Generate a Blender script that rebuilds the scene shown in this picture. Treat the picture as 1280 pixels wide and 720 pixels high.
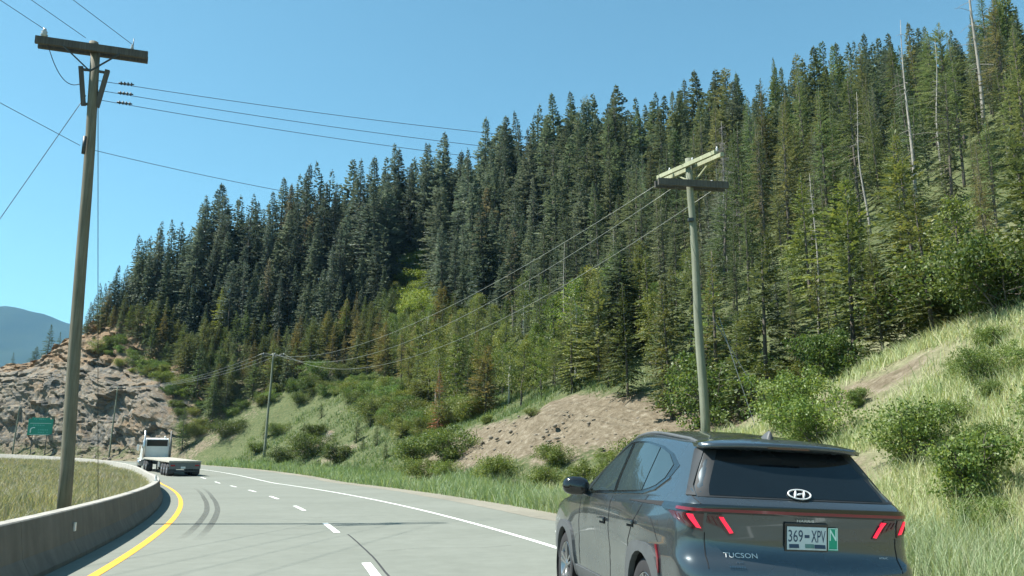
import bpy, bmesh, math, random
import numpy as np
from mathutils import Vector, Matrix
for _o in list(bpy.data.objects):
    bpy.data.objects.remove(_o)
scene = bpy.context.scene
col = scene.collection
# ------------------------------------------------------------------ camera
CAM_H, FPX, HORIZON = 1.57, 1046.0, 576.0
PITCH = math.atan((HORIZON - 360) / FPX)
cam_d = bpy.data.cameras.new("camera"); cam = bpy.data.objects.new("camera", cam_d); col.objects.link(cam)
cam.location = (0, 0, CAM_H); cam.rotation_euler = (math.pi / 2 + PITCH, 0, 0)
cam_d.sensor_width = 36.0; cam_d.lens = FPX / 1280 * 36.0; cam_d.clip_start = 0.05; cam_d.clip_end = 40000
scene.camera = cam
# ------------------------------------------------------------------ sky, sun, exposure
SUN_EL = math.radians(56.0)
SUN_H = Vector((-1.0, -0.04, 0)).normalized()          # where the sun stands, seen on the map: to the left of the road
world = bpy.data.worlds.new("World"); scene.world = world; world.use_nodes = True
_nt = world.node_tree; _bg = _nt.nodes["Background"]
_sky = _nt.nodes.new("ShaderNodeTexSky"); _sky.sky_type = 'NISHITA'; _sky.sun_disc = False
_sky.sun_elevation = SUN_EL; _sky.sun_rotation = math.atan2(SUN_H.x, SUN_H.y)
_sky.altitude = 600; _sky.air_density = 1.0; _sky.dust_density = 0.6; _sky.ozone_density = 1.6
_tint = _nt.nodes.new("ShaderNodeMix"); _tint.data_type = 'RGBA'; _tint.blend_type = 'MULTIPLY'; _tint.inputs[0].default_value = 1.0
_tint.inputs[7].default_value = (0.71, 1.07, 0.92, 1)          # the camera's cool white balance
_nt.links.new(_sky.outputs[0], _tint.inputs[6]); _nt.links.new(_tint.outputs[2], _bg.inputs[0]); _bg.inputs[1].default_value = 0.084
sun_d = bpy.data.lights.new("sun", 'SUN'); sun = bpy.data.objects.new("sun", sun_d); col.objects.link(sun)
sun_d.energy = 4.8; sun_d.angle = math.radians(0.53); sun_d.color = (1.0, 0.955, 0.88)
_sv = Vector((SUN_H.x * math.cos(SUN_EL), SUN_H.y * math.cos(SUN_EL), math.sin(SUN_EL)))
sun.rotation_euler = _sv.to_track_quat('Z', 'Y').to_euler(); sun.location = (-60, 0, 120)
vs = scene.view_settings
vs.view_transform = 'Standard'; vs.look = 'None'; vs.gamma = 1.0; vs.exposure = 1.28; vs.use_curve_mapping = False
scene.cycles.max_bounces = 6; scene.cycles.diffuse_bounces = 3; scene.cycles.glossy_bounces = 3
scene.cycles.transmission_bounces = 4; scene.cycles.transparent_max_bounces = 8; scene.cycles.volume_bounces = 0
scene.cycles.caustics_reflective = False; scene.cycles.caustics_refractive = False
random.seed(7); RNG = np.random.default_rng(7)
# ------------------------------------------------------------------ helpers
def tag(o, label=None, cat=None, group=None, kind=None):
    for k, v in (("label", label), ("category", cat), ("group", group), ("kind", kind)):
        if v: o[k] = v
    return o
def link(name, me, mat=None, parent=None):
    o = bpy.data.objects.new(name, me); col.objects.link(o)
    if mat is not None and len(me.materials) == 0: me.materials.append(mat)
    if parent is not None: o.parent = parent
    return o
def empty(name, loc=(0, 0, 0), rz=0.0):
    o = bpy.data.objects.new(name, None); col.objects.link(o); o.location = loc; o.rotation_euler = (0, 0, rz)
    o.empty_display_size = 0.3
    return o
def np_mesh(name, V, Fc, smooth=False):
    """V (n,3), Fc (m,k) arrays with the same number of corners in every face"""
    V = np.asarray(V, np.float32); Fc = np.asarray(Fc, np.int32); k = Fc.shape[1]
    me = bpy.data.meshes.new(name)
    me.vertices.add(len(V)); me.vertices.foreach_set("co", V.ravel())
    me.loops.add(Fc.size); me.loops.foreach_set("vertex_index", Fc.ravel())
    me.polygons.add(len(Fc)); me.polygons.foreach_set("loop_start", np.arange(0, Fc.size, k, dtype=np.int32))
    me.polygons.foreach_set("loop_total", np.full(len(Fc), k, np.int32))
    if smooth: me.polygons.foreach_set("use_smooth", np.ones(len(Fc), bool))
    me.update(calc_edges=True); me.validate()
    return me
def grid_faces(n, m):
    i, j = np.meshgrid(np.arange(n - 1), np.arange(m - 1), indexing='ij')
    a = (i * m + j).ravel()
    return np.stack([a, a + m, a + m + 1, a + 1], 1)
def set_attr(me, name, vals):
    at = me.attributes.new(name, 'FLOAT', 'POINT'); at.data.foreach_set("value", np.asarray(vals, np.float32))
class MB:
    """collects shapes for ONE mesh"""
    def __init__(s): s.v = []; s.f = []; s.sm = []
    def add(s, vs, fs, smooth=False):
        b = len(s.v); s.v += [tuple(p) for p in vs]; s.f += [tuple(i + b for i in f) for f in fs]; s.sm += [smooth] * len(fs)
        return s
    def box(s, c, size, rot=None, bev=0.0):
        hx, hy, hz = (q / 2 for q in size)
        if bev > 0:
            bm = bmesh.new(); bmesh.ops.create_cube(bm, size=1.0)
            for v in bm.verts: v.co = Vector((v.co.x * size[0], v.co.y * size[1], v.co.z * size[2]))
            bmesh.ops.bevel(bm, geom=bm.edges[:], offset=bev, segments=2, affect='EDGES', profile=.6)
            bm.verts.index_update(); vs = [v.co.copy() for v in bm.verts]; fs = [[v.index for v in f.verts] for f in bm.faces]; bm.free()
        else:
            vs = [Vector((x, y, z)) for x in (-hx, hx) for y in (-hy, hy) for z in (-hz, hz)]
            fs = [(0, 1, 3, 2), (4, 6, 7, 5), (0, 4, 5, 1), (2, 3, 7, 6), (0, 2, 6, 4), (1, 5, 7, 3)]
        if rot is not None: vs = [rot @ v for v in vs]
        c = Vector(c)
        return s.add([v + c for v in vs], fs)
    def bar(s, a, b, w, h, up=(0, 0, 1)):
        a, b = Vector(a), Vector(b); d = (b - a); L = d.length; d.normalize()
        x = d.cross(Vector(up)); x.normalize(); z = x.cross(d)
        R = Matrix((x, d, z)).transposed()
        return s.box((a + b) / 2, (w, L, h), R)
    def tube(s, pts, rad, n=8, cap=True, smooth=True):
        pts = [Vector(p) for p in pts]
        rad = rad if isinstance(rad, (list, tuple)) else [rad] * len(pts)
        vs = []; fs = []; ref = None
        for i, p in enumerate(pts):
            t = (pts[min(i + 1, len(pts) - 1)] - pts[max(i - 1, 0)])
            t = t.normalized() if t.length > 1e-9 else Vector((0, 0, 1))
            if ref is None: ref = Vector((1, 0, 0)) if abs(t.x) < .8 else Vector((0, 1, 0))
            u = (ref - t * ref.dot(t)).normalized(); w = t.cross(u); ref = u
            for k in range(n):
                a = 2 * math.pi * k / n; vs.append(p + (u * math.cos(a) + w * math.sin(a)) * rad[i])
        for i in range(len(pts) - 1):
            for k in range(n):
                fs.append((i * n + k, i * n + (k + 1) % n, (i + 1) * n + (k + 1) % n, (i + 1) * n + k))
        s.add(vs, fs, smooth)
        if cap:
            b = len(s.v) - len(vs)
            s.f.append(tuple(b + k for k in reversed(range(n)))); s.sm.append(False)
            s.f.append(tuple(b + (len(pts) - 1) * n + k for k in range(n))); s.sm.append(False)
        return s
    def lathe(s, prof, n=20, M=None, smooth=True):
        """prof: (radius, height) pairs about local z"""
        vs = []; fs = []
        for r, z in prof:
            for k in range(n):
                a = 2 * math.pi * k / n; p = Vector((r * math.cos(a), r * math.sin(a), z)); vs.append(M @ p if M is not None else p)
        for i in range(len(prof) - 1):
            for k in range(n): fs.append((i * n + k, i * n + (k + 1) % n, (i + 1) * n + (k + 1) % n, (i + 1) * n + k))
        return s.add(vs, fs, smooth)
    def mesh(s, name):
        me = bpy.data.meshes.new(name); me.from_pydata([tuple(v) for v in s.v], [], s.f)
        me.polygons.foreach_set("use_smooth", s.sm); me.update(); return me
    def build(s, name, mat, parent=None, fix=True):
        me = s.mesh(name)
        if fix:
            bm = bmesh.new(); bm.from_mesh(me); bmesh.ops.recalc_face_normals(bm, faces=bm.faces[:]); bm.to_mesh(me); bm.free()
        return link(name, me, mat, parent)
def text_mesh(name, body, height, mat, parent, M, extrude=0.002, shear=0.0, width=None, bold=0.0):
    """flat lettering; M places its centre, local x along the line, local y up, local z outwards"""
    cu = bpy.data.curves.new(name, 'FONT'); cu.body = body; cu.size = 1.0; cu.extrude = 0.0; cu.shear = shear; cu.offset = bold; cu.resolution_u = 3
    tmp = bpy.data.objects.new("lettering_source", cu); col.objects.link(tmp)
    dg = bpy.context.evaluated_depsgraph_get(); dg.update()
    me = bpy.data.meshes.new_from_object(tmp.evaluated_get(dg)); bpy.data.objects.remove(tmp)
    xs = [v.co.x for v in me.vertices]; ys = [v.co.y for v in me.vertices]
    cx, cy = (min(xs) + max(xs)) / 2, (min(ys) + max(ys)) / 2; k = height / (max(ys) - min(ys))
    kx = k if width is None else width / (max(xs) - min(xs))
    for v in me.vertices: v.co = M @ Vector(((v.co.x - cx) * kx, (v.co.y - cy) * k, 0.0))
    me.name = name
    for m_ in list(me.materials): pass
    me.materials.clear(); me.materials.append(mat)
    return link(name, me, None, parent)
# ------------------------------------------------------------------ materials
def N(nt, t, **kw):
    n = nt.nodes.new(t)
    for k, v in kw.items():
        if k in n.inputs.keys() if hasattr(n.inputs, 'keys') else False: n.inputs[k].default_value = v
        else: setattr(n, k, v)
    return n
def mat_new(name):
    m = bpy.data.materials.new(name); m.use_nodes = True
    return m, m.node_tree, m.node_tree.nodes["Principled BSDF"]
def noise(nt, scale, detail=4, rough=.6, vec=None, dist=0.0):
    n = nt.nodes.new("ShaderNodeTexNoise"); n.inputs["Scale"].default_value = scale; n.inputs["Detail"].default_value = detail
    n.inputs["Roughness"].default_value = rough; n.inputs["Distortion"].default_value = dist
    if vec is not None: nt.links.new(vec, n.inputs["Vector"])
    return n
def ramp(nt, fac, stops):
    r = nt.nodes.new("ShaderNodeValToRGB"); e = r.color_ramp.elements
    while len(e) < len(stops): e.new(0.5)
    for q, (p, c) in zip(e, stops): q.position = p; q.color = (*c, 1)
    nt.links.new(fac, r.inputs[0]); return r
def mixc(nt, fac, a, b, mode='MIX'):
    m = nt.nodes.new("ShaderNodeMix"); m.data_type = 'RGBA'; m.blend_type = mode
    for sock, v in ((m.inputs[0], fac), (m.inputs[6], a), (m.inputs[7], b)):
        if hasattr(v, "is_output"): nt.links.new(v, sock)
        elif isinstance(v, (int, float)): sock.default_value = v
        else: sock.default_value = (*v, 1)
    return m.outputs[2]
def mathn(nt, op, a, b=None, clamp=False):
    m = nt.nodes.new("ShaderNodeMath"); m.operation = op; m.use_clamp = clamp
    for sock, v in ((m.inputs[0], a), (m.inputs[1], b)):
        if v is None: continue
        if hasattr(v, "is_output"): nt.links.new(v, sock)
        else: sock.default_value = v
    return m.outputs[0]
def bump(nt, bsdf, h, strength=.3, dist=.02):
    b = nt.nodes.new("ShaderNodeBump"); b.inputs["Strength"].default_value = strength; b.inputs["Distance"].default_value = dist
    nt.links.new(h, b.inputs["Height"]); nt.links.new(b.outputs[0], bsdf.inputs["Normal"])
def objco(nt):
    return nt.nodes.new("ShaderNodeTexCoord").outputs["Object"]
def geopos(nt):
    return nt.nodes.new("ShaderNodeNewGeometry").outputs["Position"]
def simple(name, c, rough=.6, metal=0.0, var=.15, scale=6.0, coat=0.0, bmp=0.0, spec=.5, emit=None):
    m, nt, b = mat_new(name)
    n = noise(nt, scale, 5, .65, objco(nt))
    lo = tuple(max(0, q * (1 - var)) for q in c); hi = tuple(min(1, q * (1 + var)) for q in c)
    r = ramp(nt, n.outputs[0], [(.3, lo), (.7, hi)])
    nt.links.new(r.outputs[0], b.inputs["Base Color"])
    b.inputs["Roughness"].default_value = rough; b.inputs["Metallic"].default_value = metal
    b.inputs["Coat Weight"].default_value = coat; b.inputs["Coat Roughness"].default_value = .06
    b.inputs["Specular IOR Level"].default_value = spec
    if bmp: bump(nt, b, n.outputs[0], bmp, .01)
    if emit: b.inputs["Emission Color"].default_value = (*emit[0], 1); b.inputs["Emission Strength"].default_value = emit[1]
    return m
# ------------------------------------------------------------------ road line and terrain (numpy)
DS = 0.5
S0, S1 = -70.0, 330.0
_s = np.arange(S0, S1 + DS, DS)
def _heading():
    k = np.where(_s < 0, 0.0076, 0.0076 - 1.008e-4 * np.clip(_s, 0, 75))
    k = np.where(_s > 62, k + np.clip((_s - 62) / 40, 0, 1) * 0.0105, k)
    k = np.where(_s > 190, 0.004, k)
    k = np.where(_s < -25, 0.0, k)
    psi = np.cumsum(k) * DS
    i0 = int(np.argmin(abs(_s)))
    return psi - psi[i0] + 0.1625
_psi = _heading()
_X = np.cumsum(-np.sin(_psi) * DS); _Y = np.cumsum(np.cos(_psi) * DS)
_i0 = int(np.argmin(abs(_s)))
_X = _X - _X[_i0] + 0.695; _Y = _Y - _Y[_i0]
def road_z(s):
    t = np.clip(np.asarray(s, float) - 62, 0, 130)
    return 0.025 * t * t / (t + 8)
def road_pt(s, off):
    """world x, y of a point at station s, off metres LEFT of the lane divider"""
    x = np.interp(s, _s, _X); y = np.interp(s, _s, _Y); p = np.interp(s, _s, _psi)
    return x - off * np.cos(p), y - off * np.sin(p)
def road_dir(s):
    return np.interp(s, _s, _psi)
def edge_off(s):
    return 6.7 + 2.6 * np.clip((np.asarray(s, float) - 18) / 57, 0, 1)
def to_sd(x, y):
    """nearest station and signed offset (left positive)"""
    x = np.atleast_1d(np.asarray(x, float)); y = np.atleast_1d(np.asarray(y, float))
    S = np.empty_like(x); O = np.empty_like(x)
    for a in range(0, len(x), 4000):
        dx = x[a:a+4000, None] - _X[None]; dy = y[a:a+4000, None] - _Y[None]
        i = (dx * dx + dy * dy).argmin(1); r = np.arange(len(i))
        S[a:a+4000] = _s[i]
        O[a:a+4000] = -(dx[r, i] * np.cos(_psi[i]) + dy[r, i] * np.sin(_psi[i]))
    return S, O
def _hash(ix, iy, iz):
    n = (ix * 374761393 + iy * 668265263 + iz * 2147483647 + 1013904223) & 0xffffffff
    n = ((n ^ (n >> 13)) * 1274126177) & 0xffffffff
    return ((n ^ (n >> 16)) & 0xffff) / 65535.0
def vnoise(x, y, z):
    ix, iy, iz = (np.floor(v).astype(np.int64) for v in (x, y, z))
    fx, fy, fz = x - ix, y - iy, z - iz
    fx, fy, fz = (f * f * (3 - 2 * f) for f in (fx, fy, fz))
    r = 0
    for a in (0, 1):
        for b in (0, 1):
            for c in (0, 1):
                w = (fx if a else 1 - fx) * (fy if b else 1 - fy) * (fz if c else 1 - fz)
                r = r + w * _hash(ix + a, iy + b, iz + c)
    return r
def fbm(x, y, z, o=4):
    r = 0; a = 0.5
    for k in range(o):
        r = r + a * (vnoise(x, y, z) - 0.5); x, y, z = x * 2.03 + 7.1, y * 2.03 + 3.7, z * 2.03 + 1.3; a *= 0.5
    return r
def cells(x, y, z):
    """cellular noise: distance to nearest feature, a random value of that cell"""
    ix, iy, iz = (np.floor(v).astype(np.int64) for v in (x, y, z))
    best = np.full(x.shape, 9.0); sec = np.full(x.shape, 9.0); val = np.zeros(x.shape)
    for a in (-1, 0, 1):
        for b in (-1, 0, 1):
            for c in (-1, 0, 1):
                jx, jy, jz = ix + a, iy + b, iz + c
                d = (jx + _hash(jx, jy, jz) - x) ** 2 + (jy + _hash(jx + 91, jy, jz + 17) - y) ** 2 + (jz + _hash(jx, jy + 53, jz + 29) - z) ** 2
                m = d < best
                sec = np.where(m, best, np.minimum(sec, d)); val = np.where(m, _hash(jx + 7, jy + 11, jz + 13), val); best = np.where(m, d, best)
    return np.sqrt(best), np.sqrt(sec), val
# hillside profiles: station -> (distance from road edge, height above the road)
PROF = [
    (-70, [(0, 0), (2, .1), (6, 1.6), (10, 4.2), (20, 8.0), (50, 20), (85, 34), (120, 42), (150, 44)]),
    (0,   [(0, 0), (2, .15), (6, 2.2), (10, 5.0), (20, 9.0), (50, 22), (85, 37), (120, 44), (150, 46)]),
    (16,  [(0, 0), (2, .15), (6, 2.0), (10, 4.9), (20, 9.0), (50, 23), (85, 39), (120, 46), (150, 48)]),
    (30,  [(0, 0), (3, .2), (6, 1.2), (10, 3.0), (20, 8.5), (50, 24), (80, 40), (110, 47), (150, 49)]),
    (45,  [(0, 0), (2, .3), (7, 4.3), (12, 7.0), (20, 11), (50, 29.5), (75, 44), (100, 49), (150, 50)]),
    (70,  [(0, 0), (2, .3), (7, 3.4), (12, 6.6), (20, 12), (50, 32), (70, 43), (100, 47), (150, 46)]),
    (92,  [(0, 0), (2, .3), (7, 3.2), (13, 7.5), (26, 17.5), (41, 28), (60, 41.5), (90, 45), (150, 43)]),
    (108, [(0, 0), (2, .3), (7, 3.4), (13, 7.8), (26, 17.5), (41, 29), (58, 43), (90, 45), (150, 38)]),
    (122, [(0, 0), (2, .3), (6, 4.0), (10, 7.8), (20, 14.5), (32, 25), (48, 38), (80, 39), (150, 30)]),
    (136, [(0, 0), (2.5, .4), (5, 10.5), (9, 13), (16, 17.5), (26, 26.5), (38, 34), (70, 32), (150, 20)]),
    (150, [(0, 0), (2.5, .4), (5, 12.5), (9, 15.5), (14, 21.5), (22, 29.5), (34, 31), (70, 26), (150, 10)]),
    (158, [(0, 0), (2.5, .4), (5, 12.5), (9, 15.5), (14, 20.5), (20, 25.5), (30, 26), (70, 20), (150, 8)]),
    (166, [(0, 0), (2.5, .4), (5, 11.5), (9, 14), (14, 16.5), (22, 18.5), (34, 18), (70, 13), (150, 5)]),
    (175, [(0, 0), (2.5, .4), (5, 10.5), (9, 13), (14, 14.5), (24, 15), (40, 14), (70, 10), (150, 2)]),
    (210, [(0, 0), (2.5, .4), (5, 8.0), (9, 10), (14, 11), (24, 11), (40, 9), (70, 5), (150, -2)]),
    (330, [(0, 0), (2.5, .4), (5, 6.0), (9, 7), (14, 7), (24, 7), (40, 5), (70, 2), (150, -4)]),
]
_D = np.concatenate([np.arange(0, 30, .25), np.arange(30, 160, 1.0)])
def _smooth(v, w):
    k = np.hanning(w + 2)[1:-1]; k /= k.sum()
    p = np.pad(v, (w // 2, w // 2), mode='edge')
    return np.convolve(p, k, mode='valid')[:len(v)]
_PT = []
for _st, _pr in PROF:
    _a = np.array(_pr, float)
    _PT.append(_smooth(np.interp(_D, _a[:, 0], _a[:, 1]), 7))
_PT = np.array(_PT); _PS = np.array([p[0] for p in PROF], float)
def hill_base(s, d):
    s = np.asarray(s, float); d = np.clip(np.asarray(d, float), 0, 158)
    j = np.clip(np.searchsorted(_PS, s) - 1, 0, len(_PS) - 2)
    t = np.clip((s - _PS[j]) / (_PS[j + 1] - _PS[j]), 0, 1); t = t * t * (3 - 2 * t)
    fi = np.interp(d, _D, np.arange(len(_D))); i = np.clip(fi.astype(int), 0, len(_D) - 2); u = fi - i
    g = lambda q: _PT[q, i] * (1 - u) + _PT[q, i + 1] * u
    return g(j) * (1 - t) + g(j + 1) * t + road_z(s)
def gauss(s, d, s0, d0, rs, rd):
    return np.exp(-((s - s0) / rs) ** 2 - ((d - d0) / rd) ** 2)
def hill_z(s, d):
    x, y = road_pt(s, -(edge_off(s) + d))
    amp = np.clip((d - 2) / 10, 0, 1)
    z = hill_base(s, d) + amp * (fbm(x / 14, y / 14, x * 0 + 3.3, 4) * 3.2 + fbm(x / 3.5, y / 3.5, x * 0 + 9.1, 3) * 0.7)
    z = z + np.clip((d - .6) / 2, 0, 1) * fbm(x / 1.2, y / 1.2, x * 0 + 1.7, 2) * 0.16
    for s0, d0, rs, rd, hh in KNOBS:
        z = z + hh * gauss(s, d, s0, d0, rs, rd)
    return z
KNOBS = [(113, 19, 3.5, 4.0, 3.0), (106, 27, 4, 4, 2.5)]
def hill_xyz(s, d):
    x, y = road_pt(s, -(edge_off(s) + d))
    return x, y, hill_z(s, d)
# ------------------------------------------------------------------ setting materials
def m_asphalt(name, lo, hi, agg=.35):
    m, nt, b = mat_new(name); p = geopos(nt)
    big = noise(nt, .22, 4, .6, p); mid = noise(nt, 2.3, 5, .7, p); fine = noise(nt, 95, 2, .8, p)
    f = mathn(nt, 'ADD', mathn(nt, 'MULTIPLY', big.outputs[0], .5), mathn(nt, 'MULTIPLY', mid.outputs[0], .5))
    r = ramp(nt, f, [(.36, lo), (.64, hi)])
    g = ramp(nt, fine.outputs[0], [(.35, (1 - agg,) * 3), (.6, (1, 1, 1)), (.8, (1 + agg * .6,) * 3)])
    c = mixc(nt, 1.0, r.outputs[0], g.outputs[0], 'MULTIPLY')
    nt.links.new(c, b.inputs["Base Color"]); b.inputs["Roughness"].default_value = .88; b.inputs["Specular IOR Level"].default_value = .25
    bump(nt, b, fine.outputs[0], .25, .006)
    return m
M_ROAD = m_asphalt("road_asphalt", (.158, .172, .146), (.200, .216, .186), .16)
M_SHOULDER = m_asphalt("shoulder_gravel", (.20, .19, .15), (.29, .275, .225), .35)
def m_paint(name, c, wear):
    m, nt, b = mat_new(name); p = geopos(nt)
    n = noise(nt, 26, 5, .75, p); n2 = noise(nt, 1.7, 3, .6, p)
    w = mathn(nt, 'ADD', mathn(nt, 'MULTIPLY', n.outputs[0], .7), mathn(nt, 'MULTIPLY', n2.outputs[0], .3))
    r = ramp(nt, w, [(wear, (.2, .2, .18)), (wear + .1, c)])
    nt.links.new(r.outputs[0], b.inputs["Base Color"]); b.inputs["Roughness"].default_value = .7
    return m
M_WHITE = m_paint("white_road_paint", (.72, .74, .70), .30)
M_YELLOW = m_paint("yellow_road_paint", (.72, .36, .03), .28)
def m_stain(name, c, lo, hi, scale):
    """a worn dark film on the asphalt, patchy"""
    m, nt, b = mat_new(name); p = geopos(nt)
    n = noise(nt, scale, 4, .7, p); f = ramp(nt, n.outputs[0], [(lo, (0, 0, 0)), (hi, (1, 1, 1))])
    at = nt.nodes.new("ShaderNodeAttribute"); at.attribute_name = "fade"
    a = mathn(nt, 'MULTIPLY', f.outputs[0], at.outputs["Fac"])
    b.inputs["Base Color"].default_value = (*c, 1); b.inputs["Roughness"].default_value = .8
    nt.links.new(a, b.inputs["Alpha"])
    return m
M_SKID = m_stain("tyre_rubber_film", (.045, .048, .046), .2, .75, 9)
M_SEAL = m_stain("crack_sealant", (.03, .032, .034), .25, .5, 14)
M_CONC = None
def m_concrete():
    m, nt, b = mat_new("barrier_concrete"); p = geopos(nt)
    n = noise(nt, 1.6, 6, .7, p); st = nt.nodes.new("ShaderNodeMapping"); st.inputs["Scale"].default_value = (3, 3, .35)
    nt.links.new(p, st.inputs[0]); n2 = noise(nt, 1.2, 5, .6, st.outputs[0]); fine = noise(nt, 40, 3, .7, p)
    f = mathn(nt, 'ADD', mathn(nt, 'MULTIPLY', n.outputs[0], .5), mathn(nt, 'MULTIPLY', n2.outputs[0], .5))
    r = ramp(nt, f, [(.33, (.20, .19, .165)), (.5, (.31, .30, .265)), (.68, (.40, .39, .345))])
    shade_at = nt.nodes.new("ShaderNodeAttribute"); shade_at.attribute_name = "face_shade"
    shade_f = mathn(nt, 'MULTIPLY', shade_at.outputs["Fac"], mathn(nt, 'ADD', .35, mathn(nt, 'MULTIPLY', n.outputs[0], .9)), True)
    c = mixc(nt, shade_f, r.outputs[0], mixc(nt, n2.outputs[0], (.060, .062, .058), (.115, .115, .105)))  # road-facing side coloured darker to stand for its shade
    nt.links.new(c, b.inputs["Base Color"]); b.inputs["Roughness"].default_value = .9
    bump(nt, b, fine.outputs[0], .35, .01); return m
M_CONC = m_concrete()
def m_hill():
    m, nt, b = mat_new("hillside_soil"); p = geopos(nt)
    rock = nt.nodes.new("ShaderNodeAttribute"); rock.attribute_name = "rock"
    dirt = nt.nodes.new("ShaderNodeAttribute"); dirt.attribute_name = "dirt"
    n1 = noise(nt, .35, 5, .65, p); n2 = noise(nt, 3.0, 5, .7, p); n3 = noise(nt, 14, 4, .7, p)
    grass = ramp(nt, n2.outputs[0], [(.3, (.050, .072, .028)), (.5, (.090, .112, .046)), (.72, (.15, .152, .075))])
    dry = nt.nodes.new("ShaderNodeAttribute"); dry.attribute_name = "dry"          # the near bank's bleached turf
    straw = ramp(nt, n2.outputs[0], [(.3, (.12, .125, .065)), (.5, (.20, .20, .115)), (.72, (.29, .27, .175))])
    gr_ = mixc(nt, dry.outputs["Fac"], grass.outputs[0], straw.outputs[0])
    dc = ramp(nt, n2.outputs[0], [(.25, (.075, .060, .040)), (.42, (.14, .115, .077)), (.58, (.20, .17, .12)), (.75, (.33, .30, .235))])
    n4 = noise(nt, .5, 6, .7, p, 1.2)
    rk = ramp(nt, n4.outputs[0], [(.30, (.080, .080, .074)), (.44, (.145, .142, .128)), (.53, (.19, .155, .11)), (.62, (.235, .222, .19)), (.78, (.13, .127, .115))])
    df = mathn(nt, 'ADD', dirt.outputs["Fac"], mathn(nt, 'MULTIPLY', mathn(nt, 'SUBTRACT', n1.outputs[0], .5), .9))
    df = ramp(nt, mathn(nt, 'ADD', df, mathn(nt, 'MULTIPLY', mathn(nt, 'SUBTRACT', n2.outputs[0], .5), .7)), [(.40, (0, 0, 0)), (.60, (1, 1, 1))])
    c = mixc(nt, df.outputs[0], gr_, dc.outputs[0])
    rf = mathn(nt, 'ADD', rock.outputs["Fac"], mathn(nt, 'MULTIPLY', mathn(nt, 'SUBTRACT', n2.outputs[0], .5), .8))
    rf = ramp(nt, rf, [(.40, (0, 0, 0)), (.60, (1, 1, 1))])
    iron = nt.nodes.new("ShaderNodeAttribute"); iron.attribute_name = "iron"   # rust-stained rock high in the cut
    n5 = noise(nt, .23, 5, .7, p, .8); fi = ramp(nt, mathn(nt, 'ADD', n5.outputs[0], mathn(nt, 'MULTIPLY', iron.outputs["Fac"], .32)), [(.52, (0, 0, 0)), (.68, (1, 1, 1))])
    tan = ramp(nt, n2.outputs[0], [(.3, (.14, .092, .054)), (.55, (.245, .172, .105)), (.75, (.34, .265, .175))])
    rkc = mixc(nt, fi.outputs[0], rk.outputs[0], tan.outputs[0])
    c = mixc(nt, rf.outputs[0], c, rkc)
    g = ramp(nt, n3.outputs[0], [(.3, (.72, .72, .72)), (.7, (1.2, 1.2, 1.2))])
    c = mixc(nt, 1.0, c, g.outputs[0], 'MULTIPLY')
    nt.links.new(c, b.inputs["Base Color"]); b.inputs["Roughness"].default_value = .95; b.inputs["Specular IOR Level"].default_value = .2
    h = mathn(nt, 'ADD', n3.outputs[0], mathn(nt, 'MULTIPLY', n2.outputs[0], 2.0))
    bump(nt, b, h, .7, .12)
    return m
M_HILL = m_hill()
# ------------------------------------------------------------------ road
def strip(name, sa, sb, off_l, off_r, dz, mat, parent=None, step=.5, fade=None, curve=None):
    n = max(2, int(round((sb - sa) / step)) + 1); s = np.linspace(sa, sb, n)
    ol = off_l(s) if callable(off_l) else np.full(n, float(off_l)); orr = off_r(s) if callable(off_r) else np.full(n, float(off_r))
    xl, yl = road_pt(s, ol); xr, yr = road_pt(s, orr); z = road_z(s) + dz
    V = np.stack([np.stack([xl, yl, z], 1), np.stack([xr, yr, z], 1)], 1).reshape(-1, 3)
    me = np_mesh(name, V, grid_faces(n, 2)[:, ::-1] if False else grid_faces(n, 2))
    if fade is not None:
        q = np.repeat(fade(np.linspace(0, 1, n)), 2); set_attr(me, "fade", q)
    bm = bmesh.new(); bm.from_mesh(me)
    for f in bm.faces:
        f.normal_update()
        if f.normal.z < 0: f.normal_flip()
    bm.to_mesh(me); bm.free()
    return link(name, me, mat, parent)
road = tag(strip("road", -60, 260, 5.25, lambda s: -(edge_off(s) + 0.0), 0.0, M_ROAD, step=1.0), kind="structure")
shoulder = tag(strip("road_shoulder", -60, 260, lambda s: -(edge_off(s) - 1.1 - .5 * fbm(s / 3, s * 0, s * 0, 3)), lambda s: -(edge_off(s) + 1.3), 0.005, M_SHOULDER, step=.5), kind="structure")
tag(strip("yellow_edge_line", -30, 230, 3.88, 3.73, .005, M_YELLOW, road), label="yellow painted line along the barrier")
strip("white_edge_line", -30, 230, -3.55, -3.68, .005, M_WHITE, road)
for k in range(-2, 12):
    a = 14.05 + 8.9 * k
    if a - 3 > -20: strip("lane_dash", a - 3.05, a, .07, -.07, .005, M_WHITE, road)
strip("pavement_joint", -10, 19.4, lambda s: -.16 + .05 * fbm(s, s * 0, s * 0, 3), lambda s: -.195 + .05 * fbm(s, s * 0, s * 0, 3), .004, M_SEAL, road, fade=lambda t: .8 + 0 * t)
for ks, ko in (([18, 21, 29, 40, 56], [3.25, 3.15, 2.97, 2.85, 2.45]), ([18, 21, 30, 40, 58], [2.92, 2.82, 2.63, 2.5, 1.95])):
    strip("tyre_mark", 19, 56, lambda s, ks=ks, ko=ko: np.interp(s, ks, ko) + .085, lambda s, ks=ks, ko=ko: np.interp(s, ks, ko) - .085, .006, M_SKID, road,
          fade=lambda t: np.clip(np.minimum(t / .12, (1 - t) / .45), 0, 1) * .6)
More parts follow.
